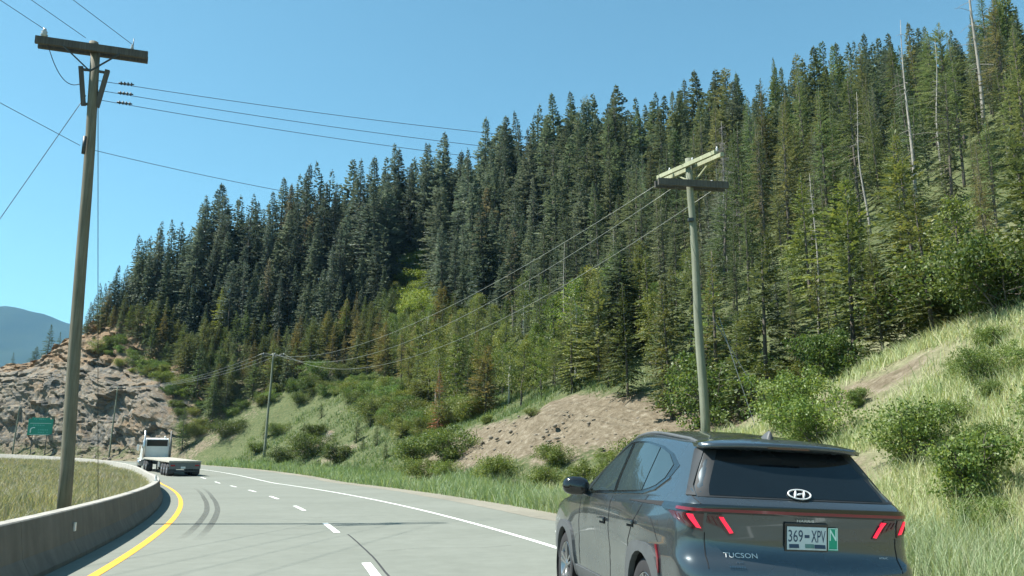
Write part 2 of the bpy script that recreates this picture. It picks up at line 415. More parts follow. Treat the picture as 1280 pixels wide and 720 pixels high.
# transverse cracks and a sealed seam, as on any old highway
_rr = random.Random(3)
for k in range(9):
    s0 = _rr.uniform(9, 60); o0 = _rr.uniform(-3, 3.2); L_ = _rr.uniform(.8, 2.6); sl = _rr.uniform(-.4, .4)
    n_ = 14; V_ = []
    for i in range(n_ + 1):
        q = i / n_; oo = o0 + L_ * (q - .5); ss_ = s0 + sl * L_ * (q - .5) + .12 * math.sin(q * 9 + k) + _rr.uniform(-.03, .03)
        for e_ in (-.012, .012): x_, y_ = road_pt(ss_ + e_, oo); V_.append((float(x_), float(y_), float(road_z(ss_)) + .004))
    me_ = np_mesh("crack", V_, grid_faces(n_ + 1, 2)[:, ::-1]); set_attr(me_, "fade", np.full(len(V_), .45)); link("crack", me_, M_SEAL, road)
# ------------------------------------------------------------------ hillside on the outside of the curve
def cliff_w(s, d):
    a = np.clip((s - 122) / 10, 0, 1) * np.clip((d - 2.2) / 1.2, 0, 1) * np.clip((17 + 9 * np.clip((s - 143) / 8, 0, 1) - d) / 6, 0, 1)
    return a
KN = [(113, 19, 3.0, 3.2), (106, 27, 3.5, 3.0), (95, 6, 2.5, 2.0)]
def build_hill():
    ss = np.concatenate([np.arange(-60, 0, 2.0), np.arange(0, 115, .6), np.arange(115, 190, .3), np.arange(190, 262, 1.0)])
    dd = np.concatenate([np.arange(-.6, 2.2, .33), np.arange(2.2, 6, .075), np.arange(6, 20, .3), np.arange(20, 45, .9), np.arange(45, 150, 2.5)])
    A, B = np.meshgrid(ss, dd, indexing='ij'); a, b = A.ravel(), B.ravel()
    x, y = road_pt(a, -(edge_off(a) + b)); z = hill_z(a, np.clip(b, 0, None))
    z = np.where(b < .9, road_z(a) - .03 - .25 * np.clip(-b, 0, 1) + .05 * np.clip(b, 0, 1), z)
    cw = cliff_w(a, b)
    p = road_dir(a); nx, ny = -np.cos(p), -np.sin(p)                   # towards the road
    m = cw > .01
    e = np.zeros_like(x); ez = np.zeros_like(x)
    sx, sy, sz = x[m], y[m], z[m]
    ux = sx * .8 + sy * .6; uz = sz + ux * .55                          # tilted strata: blocks long along the dip
    wx, wz = ux + fbm(sx / 2, sy / 2, sz / 2, 3) * 1.2, uz + fbm(sx / 2 + 9, sy / 2, sz / 2, 3) * 1.0
    d1, d2, v = cells(wx / 4.2, sy / 5, wz / 3.2); d3, d4, v2 = cells(wx / 1.7, sy / 1.8, wz / 1.25)
    d5, d6, v3 = cells(wx / .6, sy / .6, wz / .33)
    e[m] = (v - .5) * 1.9 + (v2 - .5) * .8 + (v3 - .5) * .26 - .6 * np.clip(.08 - (d2 - d1), 0, 1) * 4 - .35 * np.clip(.08 - (d4 - d3), 0, 1) * 4 + fbm(sx / 9, sy / 9, sz / 9, 4) * 2.2 + fbm(sx / .7, sy / .7, sz / .7, 3) * .35
    ez[m] = (v2 - .5) * .25 + (v - .5) * .3
    x = x + nx * e * cw; y = y + ny * e * cw; z = z + ez * cw
    rock = cw.copy()
    for s0, d0, rs, rd in KN:
        g = gauss(a, b, s0, d0, rs, rd); rock = np.maximum(rock, np.clip(g * 1.6, 0, 1))
        mm = g > .05
        d1, d2, v = cells(x[mm] / 1.3, y[mm] / 1.3, z[mm] / 1.0)
        z[mm] += g[mm] * (v - .4) * .9
    dirt = np.zeros_like(x)
    for s0, d0, rs, rd, w in DIRT: dirt = np.maximum(dirt, w * gauss(a, b, s0, d0, rs, rd))
    rg = np.clip(dirt, 0, 1); m2 = rg > .1                              # rills and stones in the bare soil
    z[m2] += rg[m2] * (fbm(a[m2] / .55, b[m2] / 3.0, z[m2] * 0 + 2, 4) * .75 + fbm(x[m2] / .5, y[m2] / .5, z[m2] * 0, 3) * .45 + fbm(x[m2] / 2.2, y[m2] / 2.2, z[m2] * 0 + 7, 3) * .9)
    dirt = np.maximum(dirt, np.clip((a - 108) / 12, 0, 1) * np.clip((30 - b) / 10, 0, 1) * .52)
    V = np.stack([x, y, z], 1); me = np_mesh("hillside", V, grid_faces(len(ss), len(dd)), smooth=True)
    sm = np.ones(len(me.polygons), bool); rf = rock[grid_faces(len(ss), len(dd))].mean(1) > .3; sm[rf] = False
    me.polygons.foreach_set("use_smooth", sm)
    set_attr(me, "dry", np.clip((34 - a) / 8, 0, 1)); set_attr(me, "rock", rock); set_attr(me, "dirt", dirt); set_attr(me, "iron", rock * np.clip((b - 7) / 8, 0, 1) * np.clip((a - 118) / 8, 0, 1))
    bm = bmesh.new(); bm.from_mesh(me)
    if sum(f.normal.z for f in list(bm.faces)[:500]) < 0:
        for f in bm.faces: f.normal_flip()
    bm.to_mesh(me); bm.free()
    return tag(link("hillside", me, M_HILL), kind="structure")
DIRT = [(50, 4.6, 8, 2.8, 1.25), (42, 6.5, 7, 3.0, 1.25), (35, 8.6, 6, 2.6, 1.2), (30, 9.6, 4, 1.8, 1.0), (84, 4.5, 5, 2.5, .7), (20.5, 8.6, 2.6, 1.3, .8), (13.5, 9.2, 2.2, 1.0, .75), (17, 4.0, 1.6, 1.0, .6), (100, 9, 4, 8, .35)]
hill = build_hill()
# ------------------------------------------------------------------ infield on the inside of the curve, and the far ground
def infield_z(x, y, s):
    return road_z(s) - .10 + fbm(x / 9, y / 9, x * 0 + 5, 3) * .7 + fbm(x / 1.6, y / 1.6, x * 0 + 2, 2) * .15
def build_infield():
    xs = np.arange(-170, 0, 1.0); ys = np.arange(-60, 150, 1.0)
    A, B = np.meshgrid(xs, ys, indexing='ij'); x, y = A.ravel(), B.ravel(); s, o = to_sd(x, y)
    z = infield_z(x, y, s); z = np.where(o < 6.2, road_z(s) - .06 + (z - road_z(s) + .06) * np.clip((o - 5) / 1.2, 0, 1), z)
    Fc = grid_faces(len(xs), len(ys)); keep = (o[Fc] > 4.35).all(1)
    me = np_mesh("infield_ground", np.stack([x, y, z], 1), Fc[keep], smooth=True)
    set_attr(me, "dry", np.full(len(x), .7)); set_attr(me, "rock", np.zeros(len(x))); set_attr(me, "dirt", np.full(len(x), .30) + .4 * (o < 6))
    return tag(link("infield_ground", me, M_HILL), kind="structure")
infield = build_infield()
def m_forest():
    m, nt, b = mat_new("distant_forest"); p = geopos(nt)
    n = noise(nt, .004, 6, .7, p); r = ramp(nt, n.outputs[0], [(.3, (.022, .040, .028)), (.6, (.038, .060, .038)), (.8, (.06, .075, .052))])
    nt.links.new(r.outputs[0], b.inputs["Base Color"]); b.inputs["Roughness"].default_value = 1.0; b.inputs["Specular IOR Level"].default_value = 0
    return m
M_FOREST = m_forest()
def build_far():
    g = 9000.0
    me = np_mesh("valley_floor", [(-g, -2000, -9), (g, -2000, -9), (g, g, -9), (-g, g, -9)], [(0, 1, 2, 3)])
    tag(link("valley_floor", me, M_FOREST), kind="structure")
    xs = np.arange(-5200, -300, 45.0); ys = np.arange(2300, 6200, 45.0)
    A, B = np.meshgrid(xs, ys, indexing='ij'); x, y = A.ravel(), B.ravel()
    u = x / y                                    # a long spur that falls to the right
    crest = np.interp(x, [-5200, -3400, -2650, -2450, -2300, -2100, -1950, -1500, -900, -300], [880, 860, 820, 790, 735, 690, 655, 520, 330, 60])
    t = np.clip(1 - abs(y - 4300) / 1750, 0, 1)
    z = crest * (t ** .85) - 30 + fbm(x / 700, y / 700, x * 0 + 1, 5) * 330 * t * (1.05 - t)+ fbm(x / 260, y / 260, x * 0 + 6, 4) * 60 * t
    me = np_mesh("mountain", np.stack([x, y, z], 1), grid_faces(len(xs), len(ys)), smooth=True)
    tag(link("mountain", me, M_FOREST), kind="structure")
build_far()
# ------------------------------------------------------------------ haze: the valley's air
def m_haze():
    m = bpy.data.materials.new("valley_air"); m.use_nodes = True; nt = m.node_tree
    nt.nodes.remove(nt.nodes["Principled BSDF"])
    v = nt.nodes.new("ShaderNodeVolumePrincipled"); v.inputs["Color"].default_value = (.30, .62, 1.0, 1); v.inputs["Density"].default_value = HAZE
    v.inputs["Anisotropy"].default_value = .0
    nt.links.new(v.outputs[0], nt.nodes["Material Output"].inputs["Volume"]); return m
HAZE = 0.00008
_hz = MB().box((0, 1800, 430), (19000, 9500, 980)).build("haze", m_haze()); tag(_hz, kind="stuff")

# ------------------------------------------------------------------ loose stones on the bare banks and below the rock cut
def stones():
    r = np.random.default_rng(31); bm = bmesh.new(); bmesh.ops.create_icosphere(bm, subdivisions=1, radius=1.0); bm.verts.ensure_lookup_table()
    bv = np.array([v.co[:] for v in bm.verts]); bf = np.array([[v.index for v in f.verts] for f in bm.faces]); bm.free()
    S = np.concatenate([r.normal(46, 9, 300), r.normal(34, 5, 120), r.uniform(124, 165, 260), r.normal(84, 3, 60), r.normal(113, 3, 60)]); D = np.concatenate([r.uniform(1.5, 8, 300), r.uniform(4, 10, 120), r.uniform(.6, 3.0, 260), r.uniform(2, 7, 60), r.uniform(15, 22, 60)])
    x, y, z = hill_xyz(S, D); n = len(S); sz = (.03 + .15 * r.random(n) ** 3) * np.where(S > 110, 2.0, 1.0); V = []
    for k in range(n):
        q = bv * (1 + r.normal(size=(len(bv), 1)) * .22) * sz[k] * np.array([1, r.uniform(.6, 1.1), r.uniform(.5, .8)]); a = r.uniform(0, 6.28)
        V.append(np.stack([q[:, 0] * math.cos(a) - q[:, 1] * math.sin(a) + x[k], q[:, 0] * math.sin(a) + q[:, 1] * math.cos(a) + y[k], q[:, 2] + z[k] - sz[k] * .05], 1))
    Fc = (bf[None] + (np.arange(n) * len(bv))[:, None, None]).reshape(-1, 3)
    o = link("loose_stones", np_mesh("loose_stones", np.concatenate(V), Fc), simple("stone_grey", (.165, .145, .112), .95, 0, .5, .8, bmp=.4))
    tag(o, "loose stones scattered over the bare banks and scree", "stones", None, "stuff")
stones()
# ------------------------------------------------------------------ things along the road: materials
def m_wood(name, lo, mid, hi):
    m, nt, b = mat_new(name); p = objco(nt)
    mp = nt.nodes.new("ShaderNodeMapping"); mp.inputs["Scale"].default_value = (14, 14, .5); nt.links.new(p, mp.inputs[0])
    n = noise(nt, 1.6, 6, .7, mp.outputs[0]); n2 = noise(nt, 1.1, 4, .6, p)
    f = mathn(nt, 'ADD', mathn(nt, 'MULTIPLY', n.outputs[0], .65), mathn(nt, 'MULTIPLY', n2.outputs[0], .35))
    r = ramp(nt, f, [(.34, lo), (.5, mid), (.66, hi)])
    nt.links.new(r.outputs[0], b.inputs["Base Color"]); b.inputs["Roughness"].default_value = .85; bump(nt, b, n.outputs[0], .5, .01); return m
M_POLE = m_wood("weathered_pole_wood", (.085, .078, .055), (.15, .14, .10), (.22, .205, .155))
M_POLE2 = m_wood("green_treated_pole_wood", (.115, .125, .088), (.17, .185, .132), (.235, .25, .185))
M_ARM = m_wood("dark_crossarm_wood", (.045, .042, .038), (.085, .078, .068), (.13, .12, .10))
M_ARM2 = m_wood("pale_crossarm_wood", (.20, .21, .13), (.30, .32, .20), (.40, .42, .29))
M_STEEL = simple("galvanised_steel", (.30, .31, .31), .45, .8, .2, 20)
M_DARKSTEEL = simple("dark_steel", (.06, .065, .065), .5, .6, .2, 20)
M_PORC = simple("grey_porcelain", (.42, .44, .45), .25, 0, .1, 10)
M_CABLE = simple("aluminium_cable", (.20, .21, .21), .45, .6, .15, 30)
M_CABLE_P = simple("pale_aluminium_cable", (.27, .29, .26), .5, .2, .15, 30)
M_CABLE_D = simple("dark_cable", (.025, .027, .03), .6, .0, .15, 30)
# ------------------------------------------------------------------ concrete barriers on the inside of the curve
BAR = [(.30, 0), (.30, .08), (.185, .30), (.115, .78), (.095, .80), (-.095, .80), (-.115, .78), (-.185, .30), (-.30, .08), (-.30, 0)]
def barrier(sa, sb, off, first):
    n = 5; ss = np.linspace(sa + .006, sb - .006, n); cs = (sa + sb) / 2
    cx, cy = road_pt(cs, off); cz = float(road_z(cs)); V = []
    for s in ss:
        p = float(road_dir(s)); x0, y0 = road_pt(s, off); z0 = float(road_z(s))
        for o, z in BAR:
            V.append((x0 + o * math.cos(p) - cx, y0 + o * math.sin(p) - cy, z0 + z - cz - .01))
    k = len(BAR); Fs = [(i * k + j, i * k + (j + 1) % k, (i + 1) * k + (j + 1) % k, (i + 1) * k + j) for i in range(n - 1) for j in range(k)]
    Fs += [tuple(range(k)), tuple((n - 1) * k + j for j in reversed(range(k)))]
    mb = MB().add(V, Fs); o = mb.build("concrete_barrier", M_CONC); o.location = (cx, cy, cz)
    set_attr(o.data, "face_shade", [1.0 if BAR[i % k][0] > 0 and BAR[i % k][1] < .79 else 0.0 for i in range(len(V))])  # mask of the painted shade: road side below the top
    return o
_s0 = -8.0; _i = 0; _near = []; BARS = []
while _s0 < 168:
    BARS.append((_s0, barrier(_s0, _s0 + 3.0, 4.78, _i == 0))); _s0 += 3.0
_shade = [b for b in BARS if b[0] < 33]; _sunny = [b for b in BARS if b[0] >= 33]
ORD = ["first", "second", "third", "fourth", "fifth", "sixth", "seventh", "eighth", "ninth", "tenth", "eleventh", "twelfth", "thirteenth", "fourteenth", "fifteenth", "sixteenth", "seventeenth", "eighteenth", "nineteenth", "twentieth"]
def ordinal(n):
    if n <= 20: return ORD[n - 1]
    tens = {2: "twenty", 3: "thirty", 4: "forty", 5: "fifty", 6: "sixty", 7: "seventy", 8: "eighty", 9: "ninety"}
    tt = {2: "twentieth", 3: "thirtieth", 4: "fortieth", 5: "fiftieth", 6: "sixtieth", 7: "seventieth", 8: "eightieth", 9: "ninetieth"}
    if n >= 100: return ("one hundredth" if n == 100 else "one hundred and " + ordinal(n - 100))
    return tt[n // 10] if n % 10 == 0 else tens[n // 10] + "-" + ORD[n % 10 - 1]
for k, (s, o) in enumerate(_shade):
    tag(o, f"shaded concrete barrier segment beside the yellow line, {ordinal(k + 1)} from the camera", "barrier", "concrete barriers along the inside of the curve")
for k, (s, o) in enumerate(_sunny):
    tag(o, f"sunlit concrete barrier segment on the far bend behind the grass, {ordinal(k + 1)} past the turn", "barrier", "concrete barriers along the inside of the curve")
def on_barrier(s): return min(BARS, key=lambda b: abs(b[0] + 1.5 - s))[1]
def bar_local(o, s, off, dz):
    x, y = road_pt(s, 4.78 - off); return Vector((x, y, float(road_z(s)) + dz)) - o.location
M_REFL = simple("white_reflector", (.75, .76, .74), .3, 0, .05, 5)
_b = on_barrier(16.0); _p = bar_local(_b, 16.0, .175, .50); _rz = float(road_dir(16.0))
MB().box(_p, (.03, .10, .14), Matrix.Rotation(_rz, 3, 'Z'), .008).build("reflector", M_REFL, _b)
_b = on_barrier(37.0); _p = bar_local(_b, 37.0, 0.0, .80)
MB().box(_p + Vector((0, 0, .02)), (.12, .12, .04)).box(_p + Vector((0, 0, .12)), (.04, .10, .2), None, .01).build("reflector_post", M_REFL, _b)
# ------------------------------------------------------------------ utility poles
def insulator(mb, p, h=.16, r=.055):
    M = Matrix.Translation(Vector(p))
    mb.lathe([(.0, 0), (r * .6, 0), (r, h * .25), (r * .55, h * .45), (r * .85, h * .6), (r * .45, h * .8), (r * .5, h), (0, h)], 10, M)
def string_ins(mb, a, b):
    """dead-end insulator: sheds strung from a towards b"""
    a, b = Vector(a), Vector(b); q = (b - a).to_track_quat('Z', 'Y').to_matrix().to_4x4(); L = (b - a).length
    prof = [(0, 0), (.02, 0)]
    for k in range(4): z = L * (.12 + .22 * k); prof += [(.02, z), (.055, z + L * .03), (.05, z + L * .09), (.02, z + L * .11)]
    prof += [(.02, L), (0, L)]
    mb.lathe(prof, 9, Matrix.Translation(a) @ q)
def pole(name, base, top, r0, r1, mat, label):
    root = empty(name, base); t = Vector(top) - Vector(base); n = 9
    pts = [t * (k / n) + Vector((.02 * math.sin(k * 1.3), .02 * math.cos(k * 1.7), 0)) for k in range(n + 1)]; pts[0].z -= .4
    MB().tube(pts, [r0 + (r1 - r0) * k / n for k in range(n + 1)], 14).build("shaft", mat, root)
    tag(root, label, "utility pole", "wooden utility poles along the road")
    return root
# --- pole A, left of the road
A_B = Vector((-11.35, 21.9, -.1)); A_T = Vector((-11.72, 21.75, 13.02))
pA = pole("utility_pole", A_B, A_T, .17, .12, M_POLE, "tall weathered wooden pole with a single crossarm behind the near concrete barrier")
la = lambda x, y, z: Vector((x, y, z)) - A_B
arm_d = Vector((.945, .327, 0)); arm_c = Vector((-11.74, 21.62, 12.86)); arm_n = Vector((.327, -.945, 0))
armf = arm_c + arm_n * .12
MB().bar(armf - arm_d * 1.42 - A_B, armf + arm_d * 1.42 - A_B, .10, .21).bar(armf + arm_n * -.30 - arm_d * 1.40 - A_B, armf + arm_n * -.30 + arm_d * 1.40 - A_B, .10, .20).build("crossarm", M_ARM, pA)
for k in (-1, 1):
    MB().bar(armf + arm_d * k * .72 - Vector((0, 0, .09)) + arm_n * .06 - A_B, arm_c + arm_n * .15 - Vector((0, 0, .72)) - A_B, .05, .03).build("brace", M_DARKSTEEL, pA)
mb = MB(); mb.tube([arm_c + Vector((0, 0, -.05)) - A_B, arm_c + Vector((0, 0, .22)) - A_B], [.125, .12], 12); mb.build("pole_cap", M_POLE, pA)
mb = MB(); insulator(mb, armf - arm_d * 1.22 + Vector((0, 0, .11)) - A_B, .24, .10); mb.build("insulator", M_PORC, pA)
mb = MB(); insulator(mb, armf + arm_d * 1.0 + Vector((0, 0, .11)) - A_B, .16, .05); mb.build("insulator", M_PORC, pA)
mb = MB(); mb.tube([armf + arm_d * 1.02 + Vector((0, 0, .1)) - A_B, armf + arm_d * 1.02 + Vector((0, 0, .45)) - A_B], .012, 6); mb.build("pin", M_DARKSTEEL, pA)
# the hardware on the shaft under the arm: two stand-off brackets
for k in (-1, 1):
    c0 = A_T + Vector((.0, 0, -.95)); e = arm_d * k
    mb = MB(); mb.bar(c0 + e * .34 + Vector((0, 0, .28)) - A_B, c0 + e * .17 + Vector((0, 0, -.85)) - A_B, .10, .12)
    mb.bar(c0 + e * .34 + Vector((0, 0, .2)) - A_B, c0 + Vector((0, 0, .22)) - A_B, .06, .06)
    mb.bar(c0 + e * .16 + Vector((0, 0, -.8)) - A_B, c0 + Vector((0, 0, -.8)) - A_B, .06, .06); mb.build("bracket", M_ARM, pA)
mb = MB(); mb.tube([A_T + Vector((.03, -.15, -3.0 + .25)) - A_B, A_T + Vector((.03, -.15, -3.0 - .25)) - A_B], .05, 8); mb.build("clamp", M_DARKSTEEL, pA)
# --- pole B, right of the road
B_S, B_O = to_sd([6.8], [30.0]); B_gz = float(hill_z(B_S, np.array([-B_O[0] - float(edge_off(B_S)[0])]))[0])
B_B = Vector((6.85, 30.0, B_gz)); B_T = Vector((6.68, 30.0, 12.75))
pB = pole("utility_pole", B_B, B_T, .175, .125, M_POLE2, "pale green wooden pole with stacked crossarms rising behind the dark car")
lo_d = Vector((.985, .17, 0)).normalized(); lo_n = Vector((.17, -.985, 0)).normalized(); lo_c = Vector((6.75, 30.0, 11.72))
up_d = Vector((.50, -.866, 0)); up_n = Vector((.866, .5, 0)); up_c = Vector((6.68, 30.0, 12.45))
MB().bar(lo_c + lo_n * .18 - lo_d * 1.38 - B_B, lo_c + lo_n * .18 + lo_d * 1.38 - B_B, .10, .26).build("crossarm", M_ARM, pB)
MB().bar(lo_c - lo_n * .18 - lo_d * 1.38 - B_B, lo_c - lo_n * .18 + lo_d * 1.38 - B_B, .10, .26).build("crossarm", M_ARM, pB)
for k in (-1, 1): MB().bar(up_c + up_n * .19 * k - up_d * 1.6 - B_B, up_c + up_n * .19 * k + up_d * 1.6 - B_B, .11, .15).build("crossarm", M_ARM2, pB)
for k in (-1, 1): MB().bar(up_c + up_d * .9 * k + up_n * .22 - Vector((0, 0, .05)) - B_B, up_c + up_n * .2 - Vector((0, 0, .62)) - B_B, .05, .05).build("brace", M_ARM2, pB)
B_IN = [up_c + up_d * k + up_n * -.24 + Vector((0, 0, .05)) for k in (1.45, -.1, -1.45)]
B_OUT = [lo_c + lo_n * -.22 + lo_d * k for k in (-1.3, -.55, 1.05)]
for p in (1.5, .2, -1.1):
    mb = MB(); insulator(mb, up_c + up_d * p + Vector((0, 0, .08)) - B_B, .2, .06); mb.build("insulator", M_PORC, pB)
mb = MB(); insulator(mb, lo_c + lo_d * .85 + lo_n * -.1 + Vector((0, 0, .13)) - B_B, .12, .10); mb.build("insulator", M_PORC, pB)
mb = MB(); mb.box(lo_c + Vector((-.12, -.12, -1.4)) - B_B, (.2, .2, .12)); mb.build("bolt_bracket", M_DARKSTEEL, pB)
# --- far poles
def far_pole(s, d, h, arm, lean, label, armlen=1.6, r=.16):
    x, y, z = (float(np.atleast_1d(q)[0]) for q in hill_xyz(np.array([s]), np.array([d])))
    b = Vector((x, y, z)); t = b + Vector((lean, 0, h)); o = pole("utility_pole", b, t, r, r * .7, M_POLE2, label)
    dd = Vector(arm).normalized()
    MB().bar(t - dd * armlen / 2 - Vector((0, 0, .25)) - b, t + dd * armlen / 2 - Vector((0, 0, .25)) - b, .12, .16).build("crossarm", M_ARM, o)
    for k in (-.45, .05, .45):
        mb = MB(); insulator(mb, t + dd * armlen * k - Vector((0, 0, .17)) - b, .2, .07); mb.build("insulator", M_PORC, o)
    return b, t
C_B, C_T = far_pole(101.5, 3.2, 12.4, (1, .25, 0), .45, "slim far wooden pole standing at the foot of the grassy slope", 2.6)
D_B, D_T = far_pole(136.5, 1.9, 10.4, (1, .1, 0), .35, "slim wooden pole in front of the rock cut, left of the truck", 2.4, .13)
E_B, E_T = far_pole(156.0, 1.9, 7.6, (1, .1, 0), .3, "short wooden pole at the left edge beyond the green road sign", 1.6, .12)
# ------------------------------------------------------------------ cables
def cable(name, a, b, sag, r, mat, label, n=26, group="cables between the poles"):
    a, b = Vector(a), Vector(b); pts = []
    for k in range(n + 1):
        t = k / n; p = a.lerp(b, t) - a; p.z -= sag * 4 * t * (1 - t); pts.append(p)
    o = MB().tube(pts, r, 5).build(name, mat); o.location = a
    return tag(o, label, "cable", group)
A_dead = [A_T + Vector((.10, .02, -1.02)), A_T + Vector((.10, .02, -1.30)), A_T + Vector((.10, .02, -1.58))]
ins_dir = [(B_IN[k] - A_dead[k]).normalized() for k in range(3)]
for k in range(3):
    mb = MB(); string_ins(mb, A_dead[k] + ins_dir[k] * .55 - A_B, A_dead[k] + ins_dir[k] * .95 - A_B); mb.build("dead_end_insulator", M_DARKSTEEL, pA)
    cable("power_cable", A_dead[k], B_IN[k], .25, .0085, M_CABLE_D, f"{('top', 'middle', 'lowest')[k]} of three power cables crossing the sky from the left pole", 30)
PREV = Vector((-19, -26, 13.2))
for k, (q, nm) in enumerate(((-1.22, "leftmost"), (-.2, "middle"), (1.0, "rightmost"))):
    a = armf + arm_d * q + Vector((0, 0, .33 if k == 0 else .26)); cable("power_cable", a, PREV + Vector((q, 0, 0)), .5, .008, M_CABLE_D, f"{nm} of three cables running from the left pole's crossarm towards the camera")
pc = A_T + Vector((0, 0, -3.0)); cable("phone_cable", pc + Vector((-.1, -.12, 0)), PREV + Vector((0, 0, -2.6)), .4, .008, M_CABLE_D, "thin lower cable leaving the left pole to the left edge")
cable("phone_cable", pc + Vector((.12, .05, -.05)), B_T + Vector((-.12, 0, -2.9)), .6, .008, M_CABLE_D, "thin lower cable from the left pole towards the wooded slope")
cable("guy_wire", A_T + Vector((-.12, -.05, -1.5)), Vector((-18.1, 21.6, .0)), .02, .010, M_CABLE_D, "slanting guy wire running down to the left from the left pole")
cable("guy_wire", A_T + Vector((.12, 0.1, -1.3)), Vector((-13.65, 28.5, .0)), .02, .010, M_CABLE_D, "near-vertical guy wire just right of the left pole")
cable("jumper_wire", armf - arm_d * 1.1 - Vector((0, 0, .1)), A_T + Vector((-.25, -.1, -1.15)), .45, .011, M_CABLE_D, "short looping wire under the left end of the left pole's crossarm", 14)
cdir = Vector((1, .25, 0)).normalized()
for k in range(3):
    cable("power_cable", B_OUT[k], C_T + cdir * (-1.1, 0, 1.1)[k] + Vector((0, 0, 0)), (2.6, 3.3, 4.0)[k], 0.0105, M_CABLE_P, f"{('left', 'middle', 'right')[k]} of three sagging cables from the green pole down to the far pole", 40)
    cable("power_cable", C_T + cdir * (-1.1, 0, 1.1)[k], D_T + Vector(((-.9, 0, .9)[k], 0, 0)), 1.2, .02, M_CABLE, f"{('left', 'middle', 'right')[k]} of three cables from the far slope pole to the rock cut pole", 24)
_bs = B_B + Vector((2.4, 1.6, .3))
for k, e in enumerate((Vector((2.6, -.6, .35)), Vector((1.7, -.9, .1)))):
    cable("guy_wire", B_B + Vector((.45 + .25 * k, .1, 4.8)), B_B + e, .01, .014, M_CABLE, f"pale guy wire to the right of the green pole, {('farther from', 'nearer to')[k]} it")
# ------------------------------------------------------------------ green guide sign
def build_sign():
    x, y, z = (float(np.atleast_1d(q)[0]) for q in hill_xyz(np.array([150.5]), np.array([1.3])))
    root = empty("road_sign", (x, y, z), math.radians(-2)); g = simple("sign_green", (.008, .23, .15), .45, 0, .06, 2); w = simple("sign_white", (.62, .75, .70), .45, 0, .05, 3)
    fx = lambda u, v: Vector((u, -.03, v))
    root.rotation_euler.z = math.radians(28)
    W, H, zc = 3.4, 2.75, 4.35
    for k in (-1, 1): MB().box((k * .98, .08, 1.9), (.12, .12, 4.4)).build("post", M_DARKSTEEL, root)
    MB().box((0, 0, zc + .12), (W, .05, H - .25), None, .02).build("panel", g, root)
    MB().box((.0, -.002, zc + H / 2 - .02), (2.5, .05, .46), None, .02).build("tab", g, root)
    for b_, nm in (((0, zc + .70), (2.9, .05)), ((0, zc - 1.02), (2.9, .05))): MB().box((b_[0], -.029, b_[1]), (nm[0], .012, nm[1])).build("rule", w, root)
    # a bent arrow at the lower left, and lines of lettering too far off to read
    mb = MB(); pts = [Vector((-1.30, -.035, zc - .75))] + [Vector((-1.30 + .42 * (1 - math.cos(t)), -.035, zc - .32 + .36 * math.sin(t))) for t in np.linspace(0, math.pi * .62, 7)]
    mb.tube(pts, .075, 6); mb.build("arrow", w, root)
    rnd = random.Random(4)
    for zz, n, x0 in ((zc + H / 2 - .02, 7, -.9), (zc + .42, 8, -1.2), (zc - .30, 6, -.2), (zc - .68, 6, -.2)):
        for k in range(n):
            if rnd.random() < .12: continue
            wd = rnd.uniform(.09, .16); MB().box((x0 + k * .235, -.03, zz), (wd, .012, .17)).build("letter_block", simple("sign_lettering", (.10, .42, .33), .5, 0, .05, 3) if 'sign_lettering' not in bpy.data.materials else bpy.data.materials['sign_lettering'], root)
    tag(root, "green highway guide sign on two posts in front of the rock cut", "road sign")
build_sign()
# ------------------------------------------------------------------ fallen log in the infield
mb = MB(); mb.tube([(-1.35, -.5, .1), (-.4, -.12, .35), (.5, .2, .62), (1.3, .55, .9)], [.12, .11, .095, .07], 9)
mb.tube([(.2, .1, .52), (.45, -.15, .72)], [.04, .02], 6)
_lx, _ly = -20.7, 36.5; _ls, _lo = to_sd([_lx], [_ly])
_log = mb.build("fallen_log", m_wood("bleached_log", (.30, .27, .20), (.42, .39, .30), (.5, .47, .38))); _log.location = (_lx, _ly, float(infield_z(np.array([_lx]), np.array([_ly]), _ls)[0]) + .12)
_log.scale = (.42, .42, .42); tag(_log, "pale bleached log lying in the grass left of the near pole", "log")
